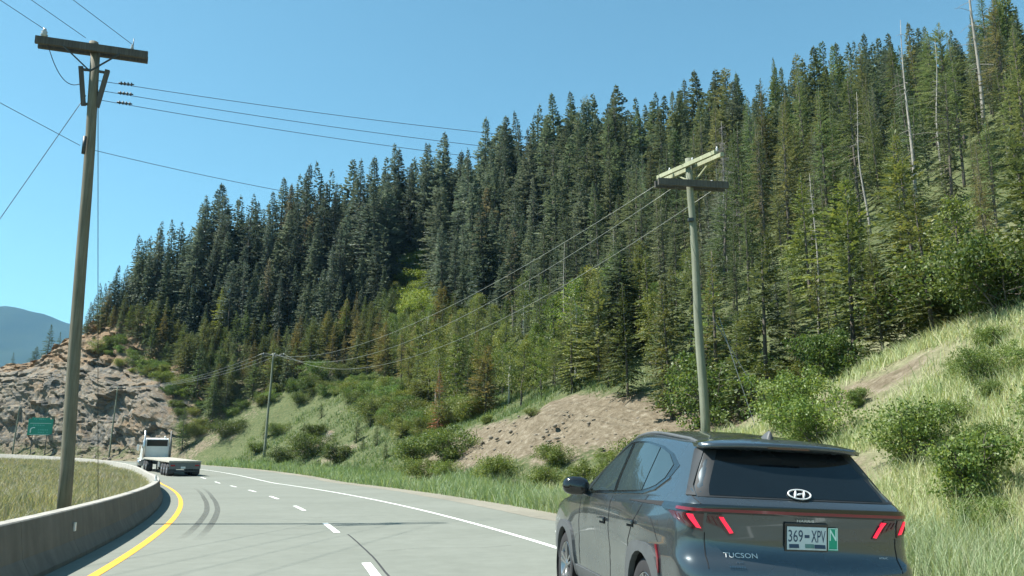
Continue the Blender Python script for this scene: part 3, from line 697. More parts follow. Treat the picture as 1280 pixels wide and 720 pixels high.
# ------------------------------------------------------------------ flatbed truck ahead
def build_truck():
    sR = 78.5; x, y = road_pt(sR, 1.05); z = float(road_z(sR)); hd = float(road_dir(sR + 4))
    root = empty("flatbed_truck", (float(x), float(y), z), hd + .045); root.rotation_euler = (.024, 0, hd + .045)
    white = simple("truck_white_paint", (.62, .64, .63), .35, 0, .06, 1.2, coat=.4); alu = simple("trailer_aluminium", (.42, .43, .42), .38, .7, .15, 4)
    deck = simple("deck_planks", (.34, .33, .28), .8, 0, .2, 7); dark = simple("truck_chassis", (.03, .032, .034), .6, 0, .2, 8)
    tyre = simple("truck_tyre", (.022, .022, .024), .8, 0, .2, 10); rim = simple("truck_rim", (.55, .56, .56), .3, .8, .1, 6)
    glass = simple("truck_glass", (.015, .02, .022), .06, 0, .1, 2); red = simple("truck_lamp_red", (.35, .01, .012), .25, 0, .1, 5); grey = simple("truck_tail_grey", (.12, .125, .12), .6, .1, .2, 5)
    W, L, hgt = 2.6, 14.6, 1.27
    MB().box((0, L / 2, hgt - .07), (W, L, .10), None, .01).build("side_frame", deck, root)
    n = 8
    for k in range(n): MB().box((-W / 2 + .10 + (W - .2) * (k + .5) / n, L / 2, hgt + .0), ((W - .2) / n - .012, L - .1, .05)).build("deck_plank", deck, root)
    MB().box((-.5, L / 2, 1.05), (.14, L - .4, .30)).box((.5, L / 2, 1.05), (.14, L - .4, .30)).build("chassis_rail", dark, root)
    MB().box((0, .05, .90), (W - .05, .06, .62), None, .01).build("tail_panel", grey, root)
    MB().box((0, .0, hgt - .03), (W + .02, .10, .09), None, .01).build("rear_rail", deck, root)
    MB().box((0, .02, .42), (W - .3, .12, .14), None, .02).build("bumper_bar", dark, root)
    for k in (-1, 1):
        MB().box((k * .75, .10, .72), (.10, .1, .5)).build("bumper_post", dark, root)
        MB().box((k * .98, -.0, .90), (.34, .05, .11), None, .01).build("tail_lamp", red, root)
        MB().box((k * 1.02, .45, .48), (.56, .02, .62)).build("mud_flap", dark, root)
    MB().box((-.15, -.01, .72), (.36, .03, .17)).build("licence_plate", white, root)
    def wheel(xc, yc, r=.50, w=.56):
        s_ = -1 if xc < 0 else 1; M = Matrix.Translation((xc, yc, r)) @ Matrix.Rotation(math.pi / 2 * s_, 4, 'Y')
        wl = MB().lathe([(r * .55, -w / 2), (r * .92, -w / 2), (r, -w / 2 + .06), (r, w / 2 - .06), (r * .92, w / 2), (r * .55, w / 2)], 22, M).build("wheel", tyre, root)
        MB().lathe([(.0, w / 2 - .05), (.12, w / 2 + .01), (.14, w / 2 - .04), (r * .45, w / 2 - .09), (r * .58, w / 2 + .005), (r * .60, w / 2 - .04)], 18, M).build("rim", rim, wl)
    for yy in (1.15, 2.45, 3.75):
        for xx in (-1.0, 1.0): wheel(xx, yy)
    MB().box((-1.0, 5.6, .9), (.5, .9, .55), None, .03).build("tool_box", alu, root)
    for k in (-1, 1): MB().bar((k * .8, 9.2, .1), (k * .8, 9.2, 1.1), .12, .12, (0, 1, 0)).build("landing_leg", dark, root)
    # tractor
    y0 = 12.6
    MB().box((-.45, y0 + 2.6, .8), (.12, 7.5, .25)).box((.45, y0 + 2.6, .8), (.12, 7.5, .25)).build("tractor_frame", dark, root)
    for yy in (y0 + .2, y0 + 1.55):
        for xx in (-.96, .96): wheel(xx, yy)
    for xx in (-1.02, 1.02): wheel(xx, y0 + 6.1, .50, .34)
    bm = bmesh.new(); prof = [(2.55, 1.05), (2.55, 3.05), (2.85, 3.18), (4.0, 3.15), (4.55, 2.95), (4.95, 2.1), (5.05, 2.0), (5.05, 1.05)]
    mb = MB(); vs = [(sx * (1.16 if z_ < 2.6 else 1.05), y0 + y_, z_) for sx in (-1, 1) for y_, z_ in prof]; m_ = len(prof)
    mb.add(vs, [tuple(range(m_)), tuple(reversed(range(m_, 2 * m_)))] + [(i, (i + 1) % m_, m_ + (i + 1) % m_, m_ + i) for i in range(m_)])
    cab = mb.build("cab", white, root)
    MB().box((0, y0 + 2.545, 2.68), (1.95, .03, .62), None, .01).build("rear_window", glass, cab)
    for k in (-1, 1): MB().box((k * 1.125, y0 + 3.9, 2.45), (.05, .8, .6)).build("side_window", glass, cab)
    MB().box((0, y0 + 4.72, 2.5), (1.9, .03, .95), Matrix.Rotation(math.radians(25), 3, 'X')).build("windscreen", glass, cab)
    mb = MB(); hp = [(5.03, .9), (5.03, 1.95), (6.4, 1.75), (6.9, 1.5), (6.95, .7)]; m_ = len(hp)
    vs = [(sx * (.95 if y_ > 6 else 1.1), y0 + y_, z_) for sx in (-1, 1) for y_, z_ in hp]
    mb.add(vs, [tuple(range(m_)), tuple(reversed(range(m_, 2 * m_)))] + [(i, (i + 1) % m_, m_ + (i + 1) % m_, m_ + i) for i in range(m_)]); mb.build("bonnet", white, root)
    for k in (-1, 1):
        MB().lathe([(0, 0), (.12, 0), (.12, 1.75), (.075, 1.8), (.075, 2.75), (0, 2.75)], 12, Matrix.Translation((k * 1.22, y0 + 2.35, 1.15))).build("exhaust_stack", grey if k > 0 else rim, root)
        MB().tube([(k * 1.2, y0 + 3.0, .75), (k * 1.2, y0 + 4.6, .75)], .32, 16).build("fuel_tank", rim, root)
        MB().box((k * 1.48, y0 + 4.7, 2.2), (.2, .08, .62), None, .03).bar((k * 1.12, y0 + 4.7, 2.4), (k * 1.5, y0 + 4.7, 2.4), .03, .03).build("wing_mirror", white, root)
        MB().box((k * .95, y0 + 6.1, 1.08), (.5, 1.3, .12), None, .05).build("front_fender", white, root)
    MB().lathe([(0, 0), (.1, 0), (.11, .12), (.06, .2), (0, .2)], 10, Matrix.Translation((.75, y0 + 2.9, 3.16))).build("roof_beacon", simple("beacon_white", (.6, .6, .56), .3, 0, .05, 3), cab)
    tag(root, "white semi truck with an empty flatbed trailer rounding the bend", "truck")
build_truck()
# ------------------------------------------------------------------ dark grey SUV in the right lane (local: x right, y forward, z up, rear at y = 0)
def build_suv():
    ip = lambda tab: (lambda z: float(np.interp(z, [t[0] for t in tab], [t[1] for t in tab])))
    Wz = ip([(.2, .83), (.35, .895), (.52, .925), (.72, .934), (.90, .926), (1.00, .918), (1.07, .905), (1.10, .885), (1.14, .866), (1.2, .840), (1.35, .770), (1.5, .697), (1.57, .655)])
    Rz = ip([(.2, .14), (.34, .04), (.5, 0), (.66, .0), (.72, .02), (.78, .075), (.86, .095), (1.0, .085), (1.07, .055), (1.105, .055), (1.14, .10), (1.17, .145), (1.3, .245), (1.45, .36), (1.57, .455)])
    Fz = ip([(.2, 4.42), (.4, 4.58), (.6, 4.63), (.8, 4.60), (.92, 4.50), (.98, 4.30), (1.03, 4.02), (1.07, 3.72), (1.1, 3.48), (1.2, 3.24), (1.35, 2.94), (1.5, 2.55), (1.57, 2.32)])
    YR, YF, WR = .985, 3.74, .365
    def side_x(y, z):
        w = Wz(z); f = 1 - .045 * max(0, abs(y - 2.1) / 2.6) ** 2.4
        if z > 1.08 and y < 2.0: f -= .06 * min(1, (z - 1.08) / .2) * ((2.0 - y) / 1.7) ** 2
        if z > 1.0 and y > 2.6: f -= .05 * min(1, (z - 1.0) / .1) * ((y - 2.6) / 1.6) ** 2
        bz = math.exp(-((z - .62) / .26) ** 2)
        w = w * f + .022 * bz * (math.exp(-((y - YR) / .46) ** 2) + math.exp(-((y - YF) / .46) ** 2)) - .030 * math.exp(-((z - .58) / .16) ** 2) * math.exp(-((y - 2.35) / .75) ** 2)
        # hip over the rear wheel
        w += .020 * math.exp(-((z - .93) / .10) ** 2) * math.exp(-((y - .95) / .55) ** 2)
        return w
    def rear_y(x, z): return Rz(z) + .105 * (abs(x) / .93) ** 2.6
    NR, NC, NS, NFc, NF = 16, 9, 70, 6, 8
    def outline(z):
        """left half, from rear centre round the rear corner, along the left side to front centre"""
        c = .17 if z < 1.05 else (.17 - .08 * min(1, (z - 1.05) / .1)); cf = .35 if z < 1.05 else .25
        yc = rear_y(.9 * Wz(z) / .93, z); xs = side_x(yc + c, z); P = []
        for k in range(NR): x = (xs - c) * k / NR; P.append((-x, rear_y(x, z)))
        p0 = Vector((-(xs - c), rear_y(xs - c, z))); p2 = Vector((-xs, yc + c)); p1 = Vector((-xs + .005, rear_y(xs - c * .2, z)))
        for k in range(NC): t = k / NC; q = p0 * (1 - t) ** 2 + p1 * 2 * t * (1 - t) + p2 * t * t; P.append((q.x, q.y))
        fy = Fz(z); ya = yc + c; yb = fy - cf
        for k in range(NS): y = ya + (yb - ya) * k / NS; P.append((-side_x(y, z), y))
        xb = side_x(yb, z); p0 = Vector((-xb, yb)); p1 = Vector((-xb, fy - .06)); p2 = Vector((-(xb - cf * .8), fy - .02))
        for k in range(NFc): t = k / NFc; q = p0 * (1 - t) ** 2 + p1 * 2 * t * (1 - t) + p2 * t * t; P.append((q.x, q.y))
        for k in range(NF + 1): x = (xb - cf * .8) * (1 - k / NF); P.append((-x, fy + .03 * (1 - (x / xb) ** 2) - .02))
        return P
    _cache = {}
    def oline(z):
        z = round(z, 4)
        if z not in _cache:
            P = np.array(outline(z)); L = np.concatenate([[0], np.cumsum(np.hypot(*np.diff(P, axis=0).T))]); _cache[z] = (P, L)
        return _cache[z]
    def on_arc(a, z):
        P, L = oline(z); return Vector((np.interp(a, L, P[:, 0]), np.interp(a, L, P[:, 1]), z))
    def arc_y(y, z):
        P, L = oline(z); i0 = NR + NC // 2; i1 = NR + NC + NS; return float(np.interp(y, P[i0:i1, 1], L[i0:i1]))
    def surf(a, z, off=0.0):
        p = on_arc(a, z); e = .01
        ta = on_arc(a + e, z) - on_arc(max(0, a - e), z); tz = on_arc(a, z + e) - on_arc(a, z - e)
        # keep the two derivatives on the same plan position
        n = tz.cross(ta)
        if n.length < 1e-9: n = Vector((0, -1, 0))
        n.normalize()
        if n.dot(Vector((p.x * .6, p.y - 1.8, .15))) < 0: n = -n
        return p + n * off
    paint, nt, b = mat_new("car_paint_grey")
    n1 = noise(nt, 900, 1, .5, objco(nt)); r1 = ramp(nt, n1.outputs[0], [(.35, (.070, .086, .096)), (.65, (.078, .095, .105))])
    nt.links.new(r1.outputs[0], b.inputs["Base Color"]); b.inputs["Metallic"].default_value = .66; b.inputs["Roughness"].default_value = .32
    b.inputs["Coat Weight"].default_value = 1.0; b.inputs["Coat Roughness"].default_value = .04
    n2 = noise(nt, 3.0, 3, .5, objco(nt)); r2 = ramp(nt, n2.outputs[0], [(.3, (.20,) * 3), (.7, (.32,) * 3)]); nt.links.new(r2.outputs[0], b.inputs["Roughness"])
    glass = simple("car_tinted_glass", (.006, .009, .011), .03, 0, .1, 3, spec=.6); gap = simple("car_panel_gap", (.006, .006, .007), .8, 0, .1, 5)
    sglass = simple("car_side_glass", (.030, .046, .050), .02, 0, .1, 3, spec=1.0)
    plast = simple("car_cladding_plastic", (.075, .082, .085), .55, 0, .12, 9); blk = simple("car_gloss_black", (.010, .011, .012), .12, 0, .1, 5, coat=.5)
    chrome = simple("car_chrome", (.75, .77, .78), .12, 1.0, .05, 5); dchrome = simple("car_dark_chrome", (.30, .32, .33), .2, 1.0, .05, 5)
    redlit = simple("tail_lamp_lit", (.5, .01, .03), .3, 0, .05, 4, emit=((1.0, .02, .06), .55)); redbar = simple("light_bar_red", (.15, .008, .016), .18, 0, .1, 4, coat=.6, emit=((1.0, .03, .05), .008))
    lens = simple("smoked_lens", (.055, .010, .014), .10, 0, .2, 6, coat=1.0); tyre = simple("car_tyre", (.018, .018, .02), .8, 0, .2, 10); rimm = simple("car_rim", (.38, .39, .40), .28, .9, .1, 6)
    claw = simple("lamp_claw_dark", (.10, .03, .035), .25, .3, .1, 5)
    fin = simple("car_fin_black", (.016, .019, .021), .55, 0, .1, 5)
    root = empty("suv_car")
    def sheet(vs_, fs_, nb, name, mat):
        """face panel smooth, its thin edge flat and on points of its own"""
        face = [f for f in fs_ if max(f) < nb]; edge = [f for f in fs_ if max(f) >= nb]
        return MB().add(vs_, face, True).add(vs_, edge, False).build(name, mat, root)
    # ---- body shell
    zs = [.2, .26, .32, .38, .44, .5, .56, .62, .66, .69, .72, .75, .78, .82, .86, .9, .94, .97, 1.0, 1.03, 1.05, 1.07, 1.085, 1.1, 1.12, 1.14, 1.155, 1.17, 1.2, 1.24, 1.28, 1.32, 1.36, 1.4, 1.44, 1.48, 1.51, 1.535, 1.555, 1.57]
    rows = []
    for z in zs:
        P = outline(z); R = [(-x, y) for x, y in P[1:-1]]
        rows.append([Vector((x, y, z)) for x, y in P] + [Vector((x, y, z)) for x, y in reversed(R)])
    m = len(rows[0]); top = rows[-1]; yc = 1.38
    for q in (.985, .96, .92, .85, .72, .5, .25):
        rows.append([Vector((p.x * q, yc + (p.y - yc) * (q * .96 + .04 * q ** 3), 1.57 + .098 * (1 - q ** 3.2) ** .8 - .012 * max(0, (p.y - 1.5)) * (1 - q ** 4))) for p in top])
    vs = [p for r in rows for p in r]; fs = []
    for i in range(len(rows) - 1):
        for k in range(m):
            f = (i * m + k, i * m + (k + 1) % m, (i + 1) * m + (k + 1) % m, (i + 1) * m + k)
            c = sum((vs[j] for j in f), Vector()) / 4
            if abs(c.x) > .7 and min(math.hypot(c.y - yw, c.z - .36) for yw in (YR, YF)) < WR + .01: continue
            fs.append(f)
    vs.append(Vector((0, yc, 1.668))); last = (len(rows) - 1) * m
    fs += [(last + k, last + (k + 1) % m, len(vs) - 1) for k in range(m)]
    MB().add(vs, fs, True).build("body", paint, root)
    MB().box((0, 2.3, .27), (1.66, 4.1, .16)).build("underbody", gap, root)
    # ---- sheets that follow the shell
    def patch(name, low, high, rows_, mat, off=.004, cols=1, skirt=.012, mirror=False):
        """a thin raised panel between two rows of (arc, z) points"""
        def dens(r):
            o = []
            for p, q in zip(r[:-1], r[1:]):
                for k in range(cols): t = k / cols; o.append((p[0] + (q[0] - p[0]) * t, p[1] + (q[1] - p[1]) * t))
            return o + [r[-1]]
        lo_, hi_ = dens(low), dens(high); n = len(lo_); G = []; Bk = []
        for i in range(rows_ + 1):
            t = i / rows_
            for k in range(n):
                a = lo_[k][0] * (1 - t) + hi_[k][0] * t; z = lo_[k][1] * (1 - t) + hi_[k][1] * t
                G.append(surf(a, z, off)); Bk.append(surf(a, z, off - skirt))
        fs = [(i * n + k, i * n + k + 1, (i + 1) * n + k + 1, (i + 1) * n + k) for i in range(rows_) for k in range(n - 1)]
        loop = [k for k in range(n)] + [i * n + n - 1 for i in range(1, rows_ + 1)] + [rows_ * n + k for k in range(n - 2, -1, -1)] + [i * n for i in range(rows_ - 1, 0, -1)]
        vs_ = G + Bk; nb = len(G)
        fs += [(loop[j], loop[(j + 1) % len(loop)], nb + loop[(j + 1) % len(loop)], nb + loop[j]) for j in range(len(loop))]
        if mirror == 'only': vs_ = [Vector((-v.x, v.y, v.z)) for v in vs_]
        return sheet(vs_, fs, nb, name, mat)
    yz = lambda pts: [(arc_y(y, z), z) for y, z in pts]
    def both(fn):
        for mr in (False, 'only'): fn(mr)
    # side glass
    frame_b = yz([(2.98, 1.105), (2.6, 1.115), (2.1, 1.13), (1.6, 1.145), (1.2, 1.16), (.98, 1.20), (.80, 1.30)])
    frame_t = yz([(2.93, 1.14), (2.55, 1.40), (2.10, 1.537), (1.6, 1.545), (1.2, 1.53), (.95, 1.49), (.72, 1.40)])
    both(lambda mr: patch("window_surround", frame_b, frame_t, 6, blk, .003, 4, .02, mr))
    both(lambda mr: patch("front_side_window", yz([(2.89, 1.125), (2.5, 1.135), (2.03, 1.150)]), yz([(2.84, 1.165), (2.52, 1.39), (2.03, 1.520)]), 6, sglass, .007, 5, .008, mr))
    both(lambda mr: patch("rear_side_window", yz([(1.94, 1.152), (1.6, 1.162), (1.27, 1.175)]), yz([(1.94, 1.523), (1.6, 1.528), (1.27, 1.514)]), 6, sglass, .007, 5, .008, mr))
    both(lambda mr: patch("quarter_window", yz([(1.245, 1.178), (1.12, 1.195), (1.0, 1.225), (.89, 1.29)]), yz([(1.245, 1.512), (1.15, 1.502), (1.0, 1.475), (.84, 1.40)]), 6, sglass, .007, 4, .008, mr))
    both(lambda mr: patch("chrome_trim", yz([(2.98, 1.094), (2.1, 1.118), (1.6, 1.134), (1.2, 1.148), (.97, 1.186), (.79, 1.288)]), yz([(2.98, 1.108), (2.1, 1.132), (1.6, 1.148), (1.2, 1.162), (.985, 1.202), (.80, 1.302)]), 1, dchrome, .010, 4, .012, mr))
    # windscreen
    a0 = oline(1.2)[1][-1]
    def ws(mr):
        lo_ = [(oline(1.13)[1][-1] - .74 + .0 + k * .74 / 6, 1.13) for k in range(7)]; hi_ = [(oline(1.54)[1][-1] - .56 + k * .56 / 6, 1.54) for k in range(7)]
        patch("windscreen", lo_, hi_, 8, glass, .005, 2, .01, mr)
    both(ws)
    # rear glass: one pane across
    def rear_sheet(name, rws, mat, off, sk=.012, nx=26):
        """rws: (z, half width) from bottom to top, on the rear face"""
        G = []; Bk = []; n = nx + 1
        for z, hw in rws:
            for k in range(n):
                x = -hw + 2 * hw * k / nx; P, L = oline(z); a = float(np.interp(abs(x), -P[:NR + NC, 0], L[:NR + NC]))
                p = surf(a, z, off); q = surf(a, z, off - sk); sx = -1 if x > 0 else 1
                G.append(Vector((sx * p.x, p.y, p.z))); Bk.append(Vector((sx * q.x, q.y, q.z)))
        r_ = len(rws) - 1
        fs = [(i * n + k, i * n + k + 1, (i + 1) * n + k + 1, (i + 1) * n + k) for i in range(r_) for k in range(n - 1)]
        loop = [k for k in range(n)] + [i * n + n - 1 for i in range(1, r_ + 1)] + [r_ * n + k for k in range(n - 2, -1, -1)] + [i * n for i in range(r_ - 1, 0, -1)]
        nb = len(G); fs += [(loop[j], loop[(j + 1) % len(loop)], nb + loop[(j + 1) % len(loop)], nb + loop[j]) for j in range(len(loop))]
        return sheet(G + Bk, fs, nb, name, mat)
    GL = [(1.165, .770), (1.2, .768), (1.25, .752), (1.32, .718), (1.4, .676), (1.48, .634), (1.54, .60)]
    rear_sheet("window_frit", GL, fin, .004)                     # the matt black printed border of the pane
    rear_sheet("rear_window", [(z + (.012 if k == 0 else 0), w - .085) for k, (z, w) in enumerate(GL)], glass, .008)
    # dark fins either side of the rear glass
    def strip_rear(name, rws, mat, off, sk=.014):
        for sgn in (1, -1):
            G = []; Bk = []
            for z, xa, xb in rws:
                P, L = oline(z)
                for x in (xa, (xa + xb) / 2, xb):
                    a = float(np.interp(x, -P[:NR + NC + 2, 0], L[:NR + NC + 2])); p = surf(a, z, off); q = surf(a, z, off - sk)
                    G.append(Vector((sgn * p.x, p.y, p.z))); Bk.append(Vector((sgn * q.x, q.y, q.z)))
            n = 3; r_ = len(rws) - 1
            fs = [(i * n + k, i * n + k + 1, (i + 1) * n + k + 1, (i + 1) * n + k) for i in range(r_) for k in range(n - 1)]
            loop = [0, 1, 2] + [i * n + 2 for i in range(1, r_ + 1)] + [r_ * n + 1, r_ * n] + [i * n for i in range(r_ - 1, 0, -1)]
            nb = len(G); fs += [(loop[j], loop[(j + 1) % len(loop)], nb + loop[(j + 1) % len(loop)], nb + loop[j]) for j in range(len(loop))]
            sheet(G + Bk, fs, nb, name, mat)
    strip_rear("glass_fin", [(1.17, .776, .815), (1.25, .757, .805), (1.36, .702, .765), (1.46, .65, .72), (1.54, .606, .68)], fin, .010)
    # ---- light bar and tail lamps (both sides through mirroring)
    aL = lambda x, z: float(np.interp(x, -oline(z)[0][:NR + NC + 4, 0], oline(z)[1][:NR + NC + 4]))
    zb0, zb1 = 1.052, 1.108
    end = arc_y(.62, 1.08); far = arc_y(1.45, 1.07)
    both(lambda mr: patch("side_crease", [(end + (far - end) * k / 8, 1.070 + .012 * k / 8) for k in range(9)], [(end + (far - end) * k / 8, 1.108 - .022 * k / 8) for k in range(9)], 1, gap, .004, 2, .01, mr))
    both(lambda mr: patch("light_bar_housing", [(end * k / 16, zb0 + .0 + (.018 if k == 16 else 0)) for k in range(17)], [(end * k / 16, zb1) for k in range(17)], 2, blk, .008, 2, .02, mr))
    e2 = arc_y(.32, 1.08)
    both(lambda mr: patch("light_bar", [(e2 * k / 16, 1.065) for k in range(17)], [(e2 * k / 16, 1.081) for k in range(17)], 1, redbar, .013, 2, .012, mr))
    aG = aL(.745, .97)                                   # tailgate shut line
    def quad(name, p, mat, off, mr, rows_=4, cols=4): patch(name, [p[0], p[1]], [p[3], p[2]], rows_, mat, off, cols, .012, mr)
    aC = arc_y(.46, 1.03)
    both(lambda mr: patch("tail_lamp", [(aG + .012, .925), (aG + .10, .945), (aG + .2, .985), (aC, 1.045)], [(aG + .012, 1.048), (aG + .10, 1.048), (aG + .2, 1.049), (aC, 1.050)], 4, lens, .007, 4, .014, mr))
    both(lambda mr: quad("tail_lamp", [(aG - .215, .915), (aG - .175, .905), (aG - .012, 1.046), (aG - .115, 1.046)], lens, .007, mr) or quad("tail_lamp", [(aG - .17, .935), (aG - .012, .985), (aG - .012, 1.046), (aG - .10, 1.046)], lens, .0062, mr))
    both(lambda mr: quad("lamp_strip", [(aG + .024, .945), (aG + .058, .950), (aG + .135, 1.040), (aG + .088, 1.040)], redlit, .012, mr))
    both(lambda mr: quad("lamp_strip", [(aG - .205, .925), (aG - .178, .920), (aG - .095, 1.030), (aG - .128, 1.030)], redlit, .012, mr))
    for j in range(3):
        both(lambda mr: quad("lamp_claw", [(aG + .085 + .05 * j, .952 + .02 * j), (aG + .097 + .05 * j, .955 + .02 * j), (aG + .172 + .05 * j, 1.036), (aG + .16 + .05 * j, 1.036)], claw, .0105, mr))
        both(lambda mr: quad("lamp_claw", [(aG - .135 + .045 * j, .955 + .015 * j), (aG - .127 + .045 * j, .955 + .015 * j), (aG - .075 + .032 * j, 1.03), (aG - .085 + .032 * j, 1.03)], claw, .0105, mr))
    # ---- shut lines
    def seam(name, pts, w=.006, mr=False, off=.0025):
        lo_ = [(a - w / 2, z) if abs(pts[-1][1] - pts[0][1]) > abs(pts[-1][0] - pts[0][0]) else (a, z - w / 2) for a, z in pts]
        hi_ = [(a + w / 2, z) if abs(pts[-1][1] - pts[0][1]) > abs(pts[-1][0] - pts[0][0]) else (a, z + w / 2) for a, z in pts]
        patch(name, lo_, hi_, 1, gap, off, 3, .006, mr)
    both(lambda mr: seam("shut_line", [(aL(.745, z), z) for z in (.70, .78, .86, .92)] , .007, mr))
    both(lambda mr: seam("shut_line", [(aL(.775, 1.115), 1.115), (aL(.79, 1.14), 1.14), (aL(.80, 1.17), 1.17)], .007, mr))
    both(lambda mr: seam("shut_line", yz([(2.0, z) for z in (.42, .6, .8, .95, 1.05, 1.10)]), .007, mr))
    both(lambda mr: seam("shut_line", yz([(3.12, z) for z in (.42, .6, .8, .95, 1.05)]), .007, mr))
    both(lambda mr: seam("shut_line", yz([(1.42, .62), (1.36, .78), (1.22, .92), (1.12, 1.0), (1.08, 1.10), (1.06, 1.14)]), .007, mr))
    both(lambda mr: seam("shut_line", yz([(.985 - .42 * math.cos(t), .60 + .42 * math.sin(t)) for t in (.55, .8, 1.1)]), .005, mr))
    # ---- arches, sills, bumper cladding
    def arch(yw, mr):
        ang = np.linspace(-.15, math.pi + .15, 15); lo_ = []; hi_ = []
        for t in ang:
            lo_.append((arc_y(yw - WR * math.cos(t), max(.21, .36 + WR * math.sin(t))), max(.21, .36 + WR * math.sin(t))))
            q = (WR + .085) / max(abs(math.cos(t)) ** .7, abs(math.sin(t)) ** .7, .72) ** .55
            zz = min(.36 + (WR + .115) * (math.sin(t) if math.sin(t) < .86 else .90), .36 + q * math.sin(t)); zz = max(.21, zz)
            lo_[-1] = lo_[-1]; hi_.append((arc_y(yw - q * math.cos(t), zz), zz))
        patch("wheel_arch_cladding", lo_, hi_, 3, plast, .018, 2, .05, mr)
    for yw in (YR, YF): both(lambda mr: arch(yw, mr))
    both(lambda mr: patch("sill_cladding", yz([(3.3, .22), (2.4, .22), (1.45, .22)]), yz([(3.3, .40), (2.4, .39), (1.45, .40)]), 3, plast, .015, 4, .03, mr))
    rear_sheet("bumper_cladding", [(.24, .80), (.32, .83), (.40, .85), (.48, .85), (.53, .84)], plast, .012)
    rear_sheet("skid_plate", [(.26, .45), (.32, .47), (.38, .46)], dchrome, .02)
    for sgn in (-1, 1): 
        p = [surf(aL(.72 + 0.0, .50), .55, .012)]
    both(lambda mr: patch("reflector", yz([(.60, .62), (.575, .62)]), yz([(.66, .80), (.635, .80)]), 2, redbar, .014, 2, .01, mr))
    # ---- wheels and wells
    for yw in (YR, YF):
        for sgn in (-1, 1):
            MB().lathe([(WR + .03, -.02), (WR + .03, .30), (0, .30)], 28, Matrix.Translation((sgn * .905, yw, .36)) @ Matrix.Rotation(-math.pi / 2 * sgn, 4, 'Y')).build("wheel_well", gap, root)
            M = Matrix.Translation((sgn * .80, yw, .352)) @ Matrix.Rotation(math.pi / 2 * sgn, 4, 'Y'); r = .352
            wl = MB().lathe([(.235, -.11), (.32, -.115), (.345, -.10), (r, -.07), (r, .07), (.345, .10), (.32, .115), (.24, .11)], 36, M).build("wheel", tyre, root)
            mb = MB(); mb.lathe([(.24, .10), (.232, .112), (.222, .10), (.215, -.05), (.0, -.06)], 36, M)
            for k in range(5):
                for d_ in (-.16, .16):
                    a = 2 * math.pi * k / 5; p0 = Vector((.05 * math.cos(a + d_ * 2), .05 * math.sin(a + d_ * 2), .085)); p1 = Vector((.222 * math.cos(a + d_), .222 * math.sin(a + d_), .10))
                    mb.bar(M @ p0, M @ p1, .03, .03, M.to_3x3() @ Vector((0, 0, 1)))
            mb.lathe([(0, .105), (.05, .10), (.06, .07)], 14, M); mb.build("rim", rimm, wl)
    # ---- roof furniture
    def roof_z(x, y):
        q = min(1, max(abs(x) / .655, abs(y - 1.38) / .94)); return 1.57 + .098 * (1 - q ** 3.2) ** .8 - .012 * max(0, y - 1.5) * (1 - q ** 4)
    for sgn in (-1, 1):
        ys = np.linspace(.62, 2.55, 15); pts = []
        for i, y in enumerate(ys):
            t = i / 14; lift = .052 * min(1, t / .12, (1 - t) / .14); pts.append((sgn * (.565 - .02 * abs(y - 1.3)), y, 1.568 + .016 * math.sin(math.pi * t) + lift * .75))
        MB().tube(pts, .017, 8).build("roof_rail", plast, root)
    mb = MB(); fv = []
    for t in np.linspace(0, 1, 7):
        y = .60 + .17 * t; h = .075 * (1 - t) ** .7 if t > 0 else .06; w = .028 * (1 - t * .5)
        fv.append([Vector((-w, y, 1.640)), Vector((-.006, y, 1.645 + h)), Vector((.006, y, 1.645 + h)), Vector((w, y, 1.640))])
    mb.add([p for r in fv for p in r], [(i * 4 + k, i * 4 + k + 1, (i + 1) * 4 + k + 1, (i + 1) * 4 + k) for i in range(6) for k in range(3)] + [(0, 1, 2, 3)], True); mb.build("antenna_fin", plast, root)
    # spoiler
    mb = MB(); rws = []
    for k in range(17):
        x = -.645 + 1.29 * k / 16; e = abs(x) / .645; yb = .30 + .10 * e ** 3; zt = 1.596 - .022 * e ** 2.5
        rws.append([Vector((x, .64, 1.655 - .062 * e ** 2.6)), Vector((x, .45, 1.642 - .052 * e ** 2.6)), Vector((x, yb + .05, zt + .012)), Vector((x, yb, zt)), Vector((x, yb + .012, zt - .028)), Vector((x, .40, 1.545)), Vector((x, .60, 1.56))])
    n = 7; mb.add([p for r in rws for p in r], [(i * n + k, i * n + (k + 1) % n, (i + 1) * n + (k + 1) % n, (i + 1) * n + k) for i in range(16) for k in range(n)] + [tuple(range(n)), tuple(16 * n + k for k in reversed(range(n)))], True)
    sp = mb.build("roof_spoiler", paint, root)
    MB().box((0, .316, 1.572), (.34, .02, .014)).build("high_brake_lamp", lens, sp)
    # ---- mirrors and handles
    for sgn in (-1, 1):
        mb = MB(); rings = []
        for (yy, sx, sz) in ((2.78, .085, .055), (2.81, .125, .088), (2.86, .132, .095), (2.93, .11, .082), (2.98, .05, .04)):
            rings.append([Vector((sgn * (1.035 + sx * (abs(math.cos(a)) ** .75) * math.copysign(1, math.cos(a))), yy + .03 * math.cos(a), 1.165 + sz * (abs(math.sin(a)) ** .8) * math.copysign(1, math.sin(a)))) for a in np.linspace(0, 2 * math.pi, 18, endpoint=False)])
        n = 18; mb.add([p for r in rings for p in r], [(i * n + k, i * n + (k + 1) % n, (i + 1) * n + (k + 1) % n, (i + 1) * n + k) for i in range(4) for k in range(n)] + [tuple(range(n)), tuple(4 * n + k for k in reversed(range(n)))], True)
        mir = mb.build("wing_mirror", blk, root)
        MB().bar((sgn * .88, 2.88, 1.085), (sgn * 1.0, 2.87, 1.13), .07, .05).build("mirror_arm", blk, mir)
